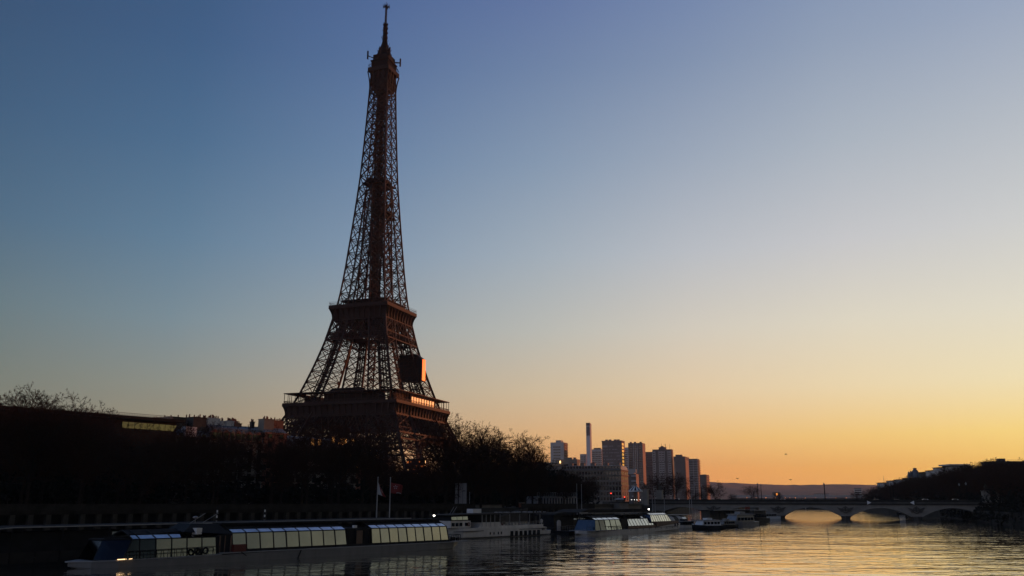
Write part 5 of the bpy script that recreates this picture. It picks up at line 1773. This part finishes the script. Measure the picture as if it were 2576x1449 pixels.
# 3: grey vintage passenger boat
loc, rz, L = frame((-11.9, 191.6), (10.4, 222.5))
b2 = thing('passenger_boat', 'old grey passenger boat with portholes and a flat canopy', 'boat', loc, rz)
hull([(-2.6, .3, 1.0, 2.5, 3.2), (-1.0, 1.7, -.4, 2.4, 3.2), (3, 2.9, -.6, 2.3, 3.2), (10, 3.2, -.6, 2.15, 3.2), (22, 3.2, -.6, 2.0, 3.2), (33, 3.1, -.6, 2.2, 3.2), (35.6, 2.8, -.5, 1.9, 3.2)], 'hull', HULLG, b2)
hull([(35.6, 2.75, -.5, 1.1, 3.2), (38.0, 2.3, -.3, 1.05, 3.2), (39.6, 1.4, .2, 1.1, 3.2)], 'stern', HULLG, b2)
MB().bx(-.5, 38.5, -.06, .1, 1.55, 1.68).bx(-1, 39, -.02, .15, .1, .26).build('rubbing_strake', STONE_D, b2)
m = MB(); m.bx(-1.0, 5.8, .5, 5.9, 2.4, 3.85); m.build('fore_cabin', HULLG, b2)
pm = MB().extr([(0, .44, 2.75), (.95, .44, 2.75), (.95, .44, 3.45), (0, .44, 3.45)], (0, .08, 0)).mesh('window', GLASSC)
copies('window', pm, [(-.7, 0, 0), (.6, 0, 0), (1.9, 0, 0), (3.8, 0, 0)], b2)
m = MB(); m.loft([[(-.6, .9, 3.85), (5.6, .9, 3.85), (5.6, 5.5, 3.85), (-.6, 5.5, 3.85)], [(-.2, 1.1, 5.0), (5.4, 1.1, 5.0), (5.4, 5.3, 5.0), (-.2, 5.3, 5.0)]]); m.build('wheelhouse', BLACK, b2)
pm = MB().extr([(0, .86, 4.05), (1.75, .86, 4.05), (1.75, 1.02, 4.9), (0, 1.02, 4.9)], (0, .05, 0)).mesh('wheelhouse_window', GLASSC)
copies('wheelhouse_window', pm, [(-.3, 0, 0), (1.6, 0, 0), (3.5, 0, 0)], b2)
m = MB(); m.bx(9.4, 16.4, .25, 6.1, 2.1, 3.4); m.extr([(5.8, .3, 2.0), (9.4, .3, 2.0), (9.4, .3, 3.4), (8.9, .3, 2.6), (8.2, .3, 2.3)], (0, 5.7, 0)); m.build('mid_cabin', HULLG, b2)
m = MB(); m.extr([(16.4, .25, 2.0), (17.6, .25, 2.0), (16.8, .25, 2.35), (16.4, .25, 3.4)], (0, 5.8, 0)); m.build('cabin_end', HULLG, b2)
MB().bx(16.6, 33.8, .12, .4, 2.0, 2.6).bx(16.6, 33.8, 6.0, 6.28, 2.0, 2.6).build('bulwark', HULLG, b2)
MB().bx(9.6, 16.2, .5, 5.9, 3.4, 5.0).build('saloon_void', BLACK, b2)
pm = MB().bx(0, .12, .2, .32, 2.5, 5.1).mesh('canopy_post', PALE)
copies('canopy_post', pm, [(x, 0, 0) for x in (9.5, 11, 12.6, 14.2, 16.2, 20, 24, 28, 32.5)], b2)
m = MB(); m.extr([(-1.2, -.1, 5.05), (14, -.1, 5.2), (35, -.1, 5.15), (35, -.1, 5.3), (14, -.1, 5.38), (-.6, -.1, 5.2)], (0, 6.6, 0)); m.build('canopy_roof', STONE_D, b2)
m = MB(); rb = random.Random(9)
for i in range(70):
    x = rb.uniform(14, 34.5)
    m.lathe((x, rb.uniform(-.05, .4), 5.36), [(.03, 0), (.11, .06), (.12, .16), (.05, .3)], 5)
m.build('roof_trim', PALE, b2)
pm = MB().tube((0, -.06, 0), (0, .1, 0), .26, .26, 12).mesh('porthole', GLASSD)
for o in copies('porthole', pm, [(x, 0, 1.0) for x in (12.2, 13.6, 15.2, 16.4)] + [(33.3, .1, 1.45), (34.1, .16, 1.45)], b2): o.scale = (.8, 1, 1.25)
pm = MB().bx(0, 1.15, -.06, .1, 0, 1.05).mesh('window', GLASSD)
copies('window', pm, [(19.9 + i * 1.85, 0, .25) for i in range(7)], b2)
MB().bx(17, 18.8, 1.2, 2.6, 2.05, 3.1).build('red_chest', REDP, b2)
rail(b2, (17, .25, 2.6), (33.8, .25, 2.6), .75, 12, 'railing', STEEL)
m = MB()
for i in range(6): m.box((24 + i * 1.3, 2.2, 2.6), (.5, .5, .9)).box((24 + i * 1.3, 4, 2.6), (.5, .5, .9))
m.build('deck_chairs', WHITE, b2)['kind'] = 'stuff'
MB().lathe((34.6, 1.2, 2.2), [(.12, 0), (.12, .7), (.38, .85), (.38, 1.3), (.1, 1.6)], 10).build('stern_light', WHITE, b2)
tr = torus_mesh('life_ring', .34, .09, REDP)
copies('life_ring', tr, [(5.0, .35, 3.1)], b2)
MB().bx(9.0, 12.0, 2.4, 4.2, 5.4, 6.3).build('roof_box', WHITE, b2)
m = MB().beam((1.5, 3, 5.2), (3.0, 3, 6.8), .06).beam((2.6, 3.2, 5.2), (4.2, 3.2, 6.8), .06).build('roof_aerial', STEEL, b2)

# 4: pontoon with black arched canopy between the boats
loc, rz, L = frame((20.9, 221), (48.3, 259))
o12 = NV * 12.0
ap = thing('landing_pontoon', 'black landing pontoon with an arched canopy and a long flat roof', 'pontoon', (loc[0] + o12.x, loc[1] + o12.y, 0), rz)
MB().bx(-2, 50, -5, 6, -.6, .75).build('float', BLACK, ap)
m = MB()
arc_ = [(-1.1, 4.4)] + [(-1.1 + 9.8 * i / 10, 4.45 + .85 * math.sin(math.pi * (.12 + .80 * i / 10))) for i in range(11)] + [(8.7, 4.7)]
m.extr([(x, 0, z) for x, z in arc_], (0, 6, 0)); m.build('arched_canopy', CANVAS, ap)
MB().bx(-.8, 8.5, .4, 5.6, .75, 4.4).build('shelter', BLACK, ap)
m = MB(); m.extr([(8.0, -2, 5.25), (12.4, -2, 6.0), (43.4, -2, 5.95), (44.5, -2, 5.6), (52, -2, 4.95), (52, -2, 4.8), (8.0, -2, 5.1)], (0, 8, 0)); m.build('roof', CANVAS, ap)
MB().bx(8.0, 52, -2.12, -2, 4.88, 5.02).bx(7.8, 12, -2.15, -1.9, 5.0, 5.2).build('roof_edge', PALE, ap)
pm = MB().bx(-.12, .12, -1.6, -1.36, .75, 5.0).mesh('post', STONE_D)
copies('post', pm, [(x, 0, 0) for x in (8.6, 15, 21, 27, 33, 39, 45, 51)], ap)
MB().bx(15, 45, 1.0, 5, .75, 4.4).build('cabin', BLACK, ap)
pm = MB().bx(0, 1.6, -.05, .0, 0, .35).mesh('window', GLASSW)
copies('window', pm, [(11.8, .9, 3.4), (13.6, .9, 3.4), (11.8, .9, 2.8), (13.6, .9, 2.8), (9.6, .9, 3.3)], ap)
MB().bx(9, 15, .95, 1.0, .75, 4.2).build('back_wall', STONE_D, ap)
m = MB(); m.extr([(-1.0, -.8, .8), (.7, -.8, .8), (.7, -.8, 2.9), (.4, -.8, 3.25), (-.15, -.8, 3.4), (-.7, -.8, 3.25), (-1.0, -.8, 2.9)], (0, .15, 0)); m.build('round_topped_board', CONC_L, ap)
rail(ap, (-1, -1.0, .75), (8, -1.0, .75), 1.1, 8, 'railing', STEEL)
MB().bx(2.2, 5.0, -5.08, -5, .2, .6).bx(8, 14, -5.08, -5, .2, .6).build('name_board', PALE, ap)

# 5: second glass boat
b3 = thing('glass_boat', 'two-part glass boat with pale shining side panels and a brown band, mid-distance', 'boat', loc, rz)
W3 = 7.0
hull([(-3.6, .3, .4, .95, 3.5), (-1.6, 1.7, -.3, .9, 3.5), (2, 2.9, -.5, .9, 3.5), (10, 3.5, -.5, .92, 3.5), (30, 3.5, -.5, 1.0, 3.5), (46, 3.4, -.5, 1.9, 3.5), (49.4, 2.7, 0, 2.0, 3.5)], 'hull', HULLG, b3)
MB().bx(-1.5, 17, -.15, 7, .92, 1.02).build('deck', PALE, b3)
glasshouse(b3, .2, 14.0, 1.05, 3.5, W3, 5, 1.0, .6, GLASSC, 1.0, dark=2)
MB().bx(14.0, 17.4, .7, 6.3, 1.0, 3.5).build('entrance', BLACK, b3)
MB().bx(17.4, 32.6, .2, 6.8, 1.0, 1.8).build('brown_band', RUST, b3)
glasshouse(b3, 17.4, 32.4, 1.8, 3.55, W3, 9, 1.2, 1.0, GLASSP, .9, rear=1.0, bar=.06)
MB().bx(33.2, 47, .1, 6.9, 1.4, 2.65).build('brown_band', RUST, b3)
glasshouse(b3, 30.6, 43.0, 2.68, 4.4, W3, 9, .8, .8, GLASSP, .7, rear=1.0, bar=.06)
MB().bx(17, 29, 2.0, 5.0, 4.45, 4.75).build('roof_deck', BLACK, b3)
rail(b3, (-2.5, 1.2, 1.0), (14, .1, 1.0), .9, 12)
rail(b3, (17.5, -.12, .55), (46, -.1, .7), .5, 8, 'fender_rail', BLACK, False)
copies('tyre_fender', torus_mesh('tyre_fender', .3, .1, RUBBER), [(44.4, -.05, 1.6), (46.0, .0, 1.7)], b3)

# tall pair of masts behind the pontoons
def mast(x, y0, y1, Y, lb, gr=None):
    a = at(x, y1, Y); z1 = at(x, y0, Y).z
    t = thing('thin_mast', lb, 'mast', (a.x, a.y, QUAY_Z - .5), 0, gr)
    MB().tube((0, 0, -1), (0, 0, z1 - QUAY_Z + .5), .14, .07, 6).build('pole', PALE, t)
    MB().lathe((0, 0, z1 - QUAY_Z + .5), [(.04, 0), (.12, .1), (.02, .3)], 6).build('finial', PALE, t)
mast(1451.8, 1219, 1283, 262, 'thin pale mast, left one of the pair over the black canopy')
mast(1463.6, 1220, 1283, 263, 'thin pale mast, right one of the pair over the black canopy')
mast(1642, 1236, 1288, 300, 'thin mast beside the white lit lamp, left of two')
mast(1648.5, 1240, 1288, 302, 'thin mast beside the white lit lamp, right of two')
mast(1735.5, 1241, 1290, 310, 'thin mast in front of the bridge, left of two above the small boats')
mast(1741, 1243, 1290, 312, 'thin mast in front of the bridge, right of two above the small boats')
mast(1672, 1256, 1290, 300, 'short thin mast before the leftmost bridge arch')
mast(1181, 1240, 1268, 240, 'thin pole beside the three stone slabs')

# 6: boats further down
def at_w(x, y):                                # a point on the water surface
    d = ray(x, y)
    k = -CAM_H / d[2]
    return Vector((d[0] * k, d[1] * k, 0))
# barrel-roofed boat
p = at_w(1752, 1331)
bb = thing('barrel_roof_boat', 'boat with a rounded glass barrel roof, behind the second glass boat stern', 'boat', (p.x - 6, p.y + 4, 0), RZ)
hull([(-12, .8, .2, 1.0, 2.8), (-9, 2.2, -.4, .9, 2.8), (0, 2.8, -.4, .9, 2.8), (12, 2.6, -.4, 1.0, 2.8)], 'hull', BLACK, bb)
for i in range(6):
    a, b = -6 + i * 2.6, -6 + (i + 1) * 2.6 - .15
    m = MB(); rr = []
    for q in range(9):
        th = math.pi * q / 8
        rr.append((2.8 - 2.6 * math.cos(th), 1.0 + 2.9 * math.sin(th) ** .75))
    m.extr([(a, y, z) for y, z in rr], (b - a, 0, 0)); m.build('roof_pane', (GLASS, GLASSR, PALE, BLACK, PALE, GLASS)[i], bb)
MB().bx(-10, 13, 1.5, 4.2, 3.9, 4.1).build('roof', PALE, bb)
MB().bx(-10.5, -6.2, 1.2, 4.4, 1.0, 3.0).build('fore_cabin', BLACK, bb)
# cabin cruiser
def cruiser(x, y, lb, sc_, hullm, cabm, rz_, cabh=1.5):
    p = at_w(x, y)
    t = thing('cabin_boat', lb, 'boat', (p.x, p.y, 0), rz_)
    t.scale = (sc_, sc_, sc_)
    hull([(-7, .2, .3, 1.5, 0), (-5.4, 1.4, -.3, 1.35, 0), (-2, 2.0, -.4, 1.15, 0), (4, 2.0, -.4, 1.1, 0), (6.6, 1.8, -.3, 1.2, 0)], 'hull', hullm, t)
    m = MB(); m.loft([[(-4.4, -1.6, 1.15), (4.6, -1.7, 1.1), (4.6, 1.7, 1.1), (-4.4, 1.6, 1.15)], [(-3.2, -1.4, 1.15 + cabh), (4.4, -1.5, 1.1 + cabh), (4.4, 1.5, 1.1 + cabh), (-3.2, 1.4, 1.15 + cabh)]]); m.build('cabin', cabm, t)
    MB().bx(-3.6, 5.2, -1.8, 1.8, 1.12 + cabh, 1.26 + cabh).build('roof', PALE, t)
    pm_ = MB().bx(-.55, .55, -.05, .05, 0, .75).mesh('window', GLASSD)
    copies('window', pm_, [(x_, -1.66, 1.5) for x_ in (-2.8, -1.2, .4, 2.0, 3.5)], t)
    m = MB().bx(-6.9, -6.6, -.3, .3, 1.4, 1.7).bx(-1, 1.4, -.9, .9, 1.26 + cabh, 1.9 + cabh).build('wheelhouse', cabm, t)
    return t
cruiser(1780, 1331, 'small blue-white cabin cruiser with a dark hull, foremost of the small boats', .95, BLACK, WHITE, RZ - .25)
cruiser(1826, 1327, 'little white cabin boat tied up behind the blue-white cruiser', .8, BLACK, HULLW, RZ - .1)
cruiser(1862, 1323, 'grey work boat with a blunt wheelhouse among the small boats', 1.25, STEEL, STEEL, RZ - .15, 1.9)
cruiser(1898, 1315, 'dark barge with a row of bright windows, last before the bridge', 1.5, BLACK, STONE_D, RZ + .05, 2.0)
cruiser(1928, 1307, 'small white boat lying just under the second bridge arch', 1.15, WHITE, HULLW, RZ - .3, 1.0)
cruiser(1720, 1330, 'grey flat boat half hidden behind the second glass boat stern', .9, HULLG, BLACK, RZ, 1.3)
# long flat canopy pontoon
a, b = at(1795, 1284, 318), at(1902, 1284, 345)
d = b - a
cp = thing('flat_roof_pontoon', 'dark pontoon under a long thin pale roof edge before the bridge', 'pontoon', (a.x, a.y, 0), math.atan2(d.y, d.x))
LL = d.length
zz = a.z
MB().bx(0, LL, 0, 6, zz - .15, zz + .12).build('roof', CANVAS, cp)
MB().bx(0, LL, -.1, 0, zz - .05, zz + .15).build('roof_edge', PALE, cp)
MB().bx(0, LL, 0, 6, -.5, .8).build('float', BLACK, cp)
MB().bx(1, LL - 1, 2, 5.5, .8, zz - .15).build('cabin', STONE_D, cp)
pm = MB().bx(-.1, .1, 0, .2, .8, zz - .15).mesh('post', BLACK)
copies('post', pm, [(x, .1, 0) for x in range(1, int(LL), 4)], cp)
MB().bx(LL * .72, LL * .83, -.3, -.12, zz + .2, zz + 1.2).build('red_panel', RED, cp)
a = at(1690, 1286, 300)
cp = thing('arched_pontoon', 'black arched shelter on a pontoon right of the lit lamp', 'pontoon', (a.x - 6, a.y + 2, 0), RZ)
m = MB(); m.extr([(-9 + 22 * i / 12, 0, 3.6 + 1.4 * math.sin(math.pi * i / 12)) for i in range(13)] + [(13, 0, 3.3), (-9, 0, 3.3)], (0, 5, 0)); m.build('canopy', CANVAS, cp)
MB().bx(-8.5, 12.5, .3, 4.7, .8, 3.4).build('cabin', BLACK, cp)
MB().bx(-9, 13, 0, 5, -.5, .8).build('float', BLACK, cp)
pm = MB().bx(0, 1.4, -.02, .08, 1.8, 2.8).mesh('window', GLASSD)
copies('window', pm, [(-6 + i * 2.6, .2, 0) for i in range(6)], cp)

# lit lamps on the quay
def lit_lamp(x, y, Y, lb):
    p = at(x, y, Y)
    t = thing('street_lamp', lb, 'street lamp', (p.x, p.y, QUAY_Z), 0)
    H = p.z - QUAY_Z
    MB().tube((0, .1, 0), (0, .1, H), .09, .06, 6).build('post', IRON_D, t)
    MB().lathe((0, 0, H), [(.06, -.22), (.22, -.1), (.22, .1), (.06, .22)], 10).build('lantern', LAMPW, t, True)
lit_lamp(1092, 1296.5, 200, 'lit white lamp on the quay behind the glass boat stern')
lit_lamp(1632, 1281, 288, 'lit white lamp above the second glass boat')

# ------------------------------------------------------------------ street furniture on the left bank
p = at(1144, 1272, 243)
t = thing('stone_slabs', 'three tall narrow pale stone slabs standing in front of the trees', 'monument', (p.x, p.y, STREET_Z - 1), .1)
for i, (xx, w_, h_) in enumerate(((.4, .75, 7.6), (1.6, 1.0, 7.6), (2.7, 1.0, 7.6))):
    MB().box((xx, .4 * i, h_ / 2), (w_, .5, h_), 0, .97).build('slab', CONC_L, t)
pa, pb = at(1352, 1262, 290), at(1451, 1262, 300)
d = pb - pa
zt = at(1400, 1249, 295).z - STREET_Z
t = thing('ticket_pavilion', 'long low white pavilion with a roof railing by the trees', 'pavilion', (pa.x, pa.y, STREET_Z), math.atan2(d.y, d.x))
MB().bx(0, d.length, 0, 6, 0, zt).build('wall', CONC_L, t)
m = MB()
for i in range(23): m.bx(d.length * i / 22 - .08, d.length * i / 22 + .08, -.1, .06, zt + .0, zt + 1.3)
m.bx(0, d.length, -.1, .06, zt + 1.15, zt + 1.3).bx(0, d.length, -.15, .1, zt - .15, zt + .12)
m.build('roof_railing', PALE, t)
pm = MB().bx(-.25, .25, -.06, .02, .4, zt - .5).mesh('window', GLASSD)
copies('window', pm, [(d.length * (i + .5) / 14, 0, 0) for i in range(14)], t)
p = at(1315, 1290, 262)
t = thing('brick_pier', 'narrow reddish brick pier on the quay above the grey boat', 'pier', (p.x, p.y, QUAY_Z), RZ)
zt = at(1315, 1266, 262).z - QUAY_Z
MB().bx(-.75, .75, 0, 1.4, 0, zt).build('shaft', BRICK, t)
MB().bx(-.9, .9, -.15, 1.55, zt, zt + .25).build('cap', STONE, t)
p = at(1570, 1278, 300)
t = thing('stone_block', 'pale square stone bastion on the quay left of the bridge', 'wall', (p.x, p.y, QUAY_Z), RZ - .1)
zt = at(1570, 1265, 300).z - QUAY_Z
MB().bx(-2.4, 2.4, 0, 4, 0, zt).build('wall_face', STONE, t)
MB().bx(-2.6, 2.6, -.2, 4.2, zt, zt + .3).build('coping', STONE_D, t)
# carousel
p = at(1599, 1250, 420)
ca = thing('carousel', 'carousel with a white striped cone roof left of the bridge', 'carousel', (p.x, p.y, STREET_Z))
zt = at(1599, 1220, 420).z - STREET_Z
ze = at(1599, 1234, 420).z - STREET_Z
for i in range(20):
    th0, th1 = 2 * math.pi * i / 20, 2 * math.pi * (i + 1) / 20
    m = MB()
    m.add([(0, 0, zt), (3.35 * math.cos(th0), 3.35 * math.sin(th0), ze), (3.35 * math.cos(th1), 3.35 * math.sin(th1), ze), (0, 0, zt - .25), (3.35 * math.cos(th0), 3.35 * math.sin(th0), ze - .25), (3.35 * math.cos(th1), 3.35 * math.sin(th1), ze - .25)], [(0, 1, 2), (5, 4, 3), (0, 3, 4, 1), (1, 4, 5, 2), (2, 5, 3, 0)])
    m.build('roof_stripe', WHITE if i % 2 else BLACK, ca)
MB().lathe((0, 0, 0), [(3.45, ze - .6), (3.5, ze - .05)], 20).build('fringe', WHITE, ca)
MB().lathe((0, 0, 0), [(1.0, 0), (1.0, ze)], 10).build('drum', RUST, ca)
MB().lathe((0, 0, 0), [(3.6, 0), (3.6, .5)], 20).build('platform', STONE_D, ca)
pm = MB().tube((0, 0, 0), (0, 0, ze - .3), .07, .07, 6).mesh('pole', PALE)
copies('pole', pm, [(3.0 * math.cos(a * .785), 3.0 * math.sin(a * .785), .3) for a in range(8)], ca)
MB().lathe((0, 0, zt - .2), [(.9, 0), (.9, .5), (.2, .9)], 10).build('finial', STONE, ca)
bm_ = MB().lathe((0, 0, 0), [(.02, -.09), (.1, 0), (.02, .09)], 6).mesh('bulb', LAMPW)
copies('bulb', bm_, [(3.5 * math.cos(a), 3.5 * math.sin(a), 2.6) for a in (4.0, 4.4, 4.75, 5.2)], ca)
# kiosk
p = at(1590, 1258, 380)
t = thing('kiosk', 'small dark kiosk with a pale flared roof left of the carousel', 'kiosk', (p.x - 5, p.y, STREET_Z))
MB().box((0, 0, 1.3), (3.6, 3, 2.6)).build('wall', BLACK, t)
MB().box((0, 0, 2.9), (5.4, 4.6, .6), 0, .35).build('roof', PALE, t)
MB().bx(-1.4, 1.4, -1.56, -1.5, 1.2, 2.3).build('hatch', GLASSD, t)
# traffic lights
def signal(x, y, Y, lb, lm_):
    p = at(x, y, Y)
    t = thing('traffic_light', lb, 'traffic light', (p.x, p.y, STREET_Z))
    H = p.z - STREET_Z
    MB().tube((0, .15, 0), (0, .15, H + .3), .08, .08, 6).build('post', BLACK, t)
    MB().box((0, .1, H - .3), (.45, .25, 1.3)).build('housing', BLACK, t)
    MB().tube((0, -.14, H), (0, -.02, H), .22, .22, 10).build('lens', lm_, t)
signal(1537, 1241, 330, 'traffic light showing red on the quay road', LAMPR)
signal(1571, 1250.5, 350, 'lower red light on the road by the carousel', LAMPR)
signal(1505, 1249, 330, 'small white light on the quay road left of the red one', CONC_L)

# birds
def bird(p, sc_, lb):
    t = thing('bird', lb, 'bird', p, .5)
    t.scale = (sc_,) * 3
    MB().lathe((0, 0, 0), [(.01, -.3), (.08, -.15), (.1, .0), (.06, .2), (.01, .32)], 8).build('body', BLACK, t, True)
    for sg in (-1, 1):
        MB().extr([(0, 0, .1), (sg * .35, 0, .22), (sg * .75, .05, .02), (sg * .34, 0, .0)], (0, .02, .0)).build('wing', BLACK, t)
bird(at(1655.5, 1362.5, 95), .4, 'dark bird skimming low over the river')
bird(at(1977, 1143, 300), 1.0, 'tiny dark bird highest in the orange sky')
bird(at(1855, 1204, 260), .8, 'tiny dark bird low in the sky above the bridge, left one')
bird(at(1989, 1207, 260), .8, 'tiny dark bird low in the sky above the bridge, right one')

# ------------------------------------------------------------------ haze
def haze(density, col):
    m = bpy.data.materials.new('haze_air')
    m.use_nodes = True
    t = m.node_tree
    for n in list(t.nodes):
        if n.type != 'OUTPUT_MATERIAL': t.nodes.remove(n)
    o = [n for n in t.nodes if n.type == 'OUTPUT_MATERIAL'][0]
    v = t.nodes.new('ShaderNodeVolumePrincipled')
    v.inputs['Color'].default_value = col + (1,)
    v.inputs['Density'].default_value = density
    v.inputs['Anisotropy'].default_value = 0.0
    t.links.new(v.outputs[0], o.inputs['Volume'])
    tag(MB().bx(-8100, 8100, -1600, 7650, -3, 340).build('haze', m), kind='stuff')
if HAZE: haze(HAZE, (.92, .86, .82))
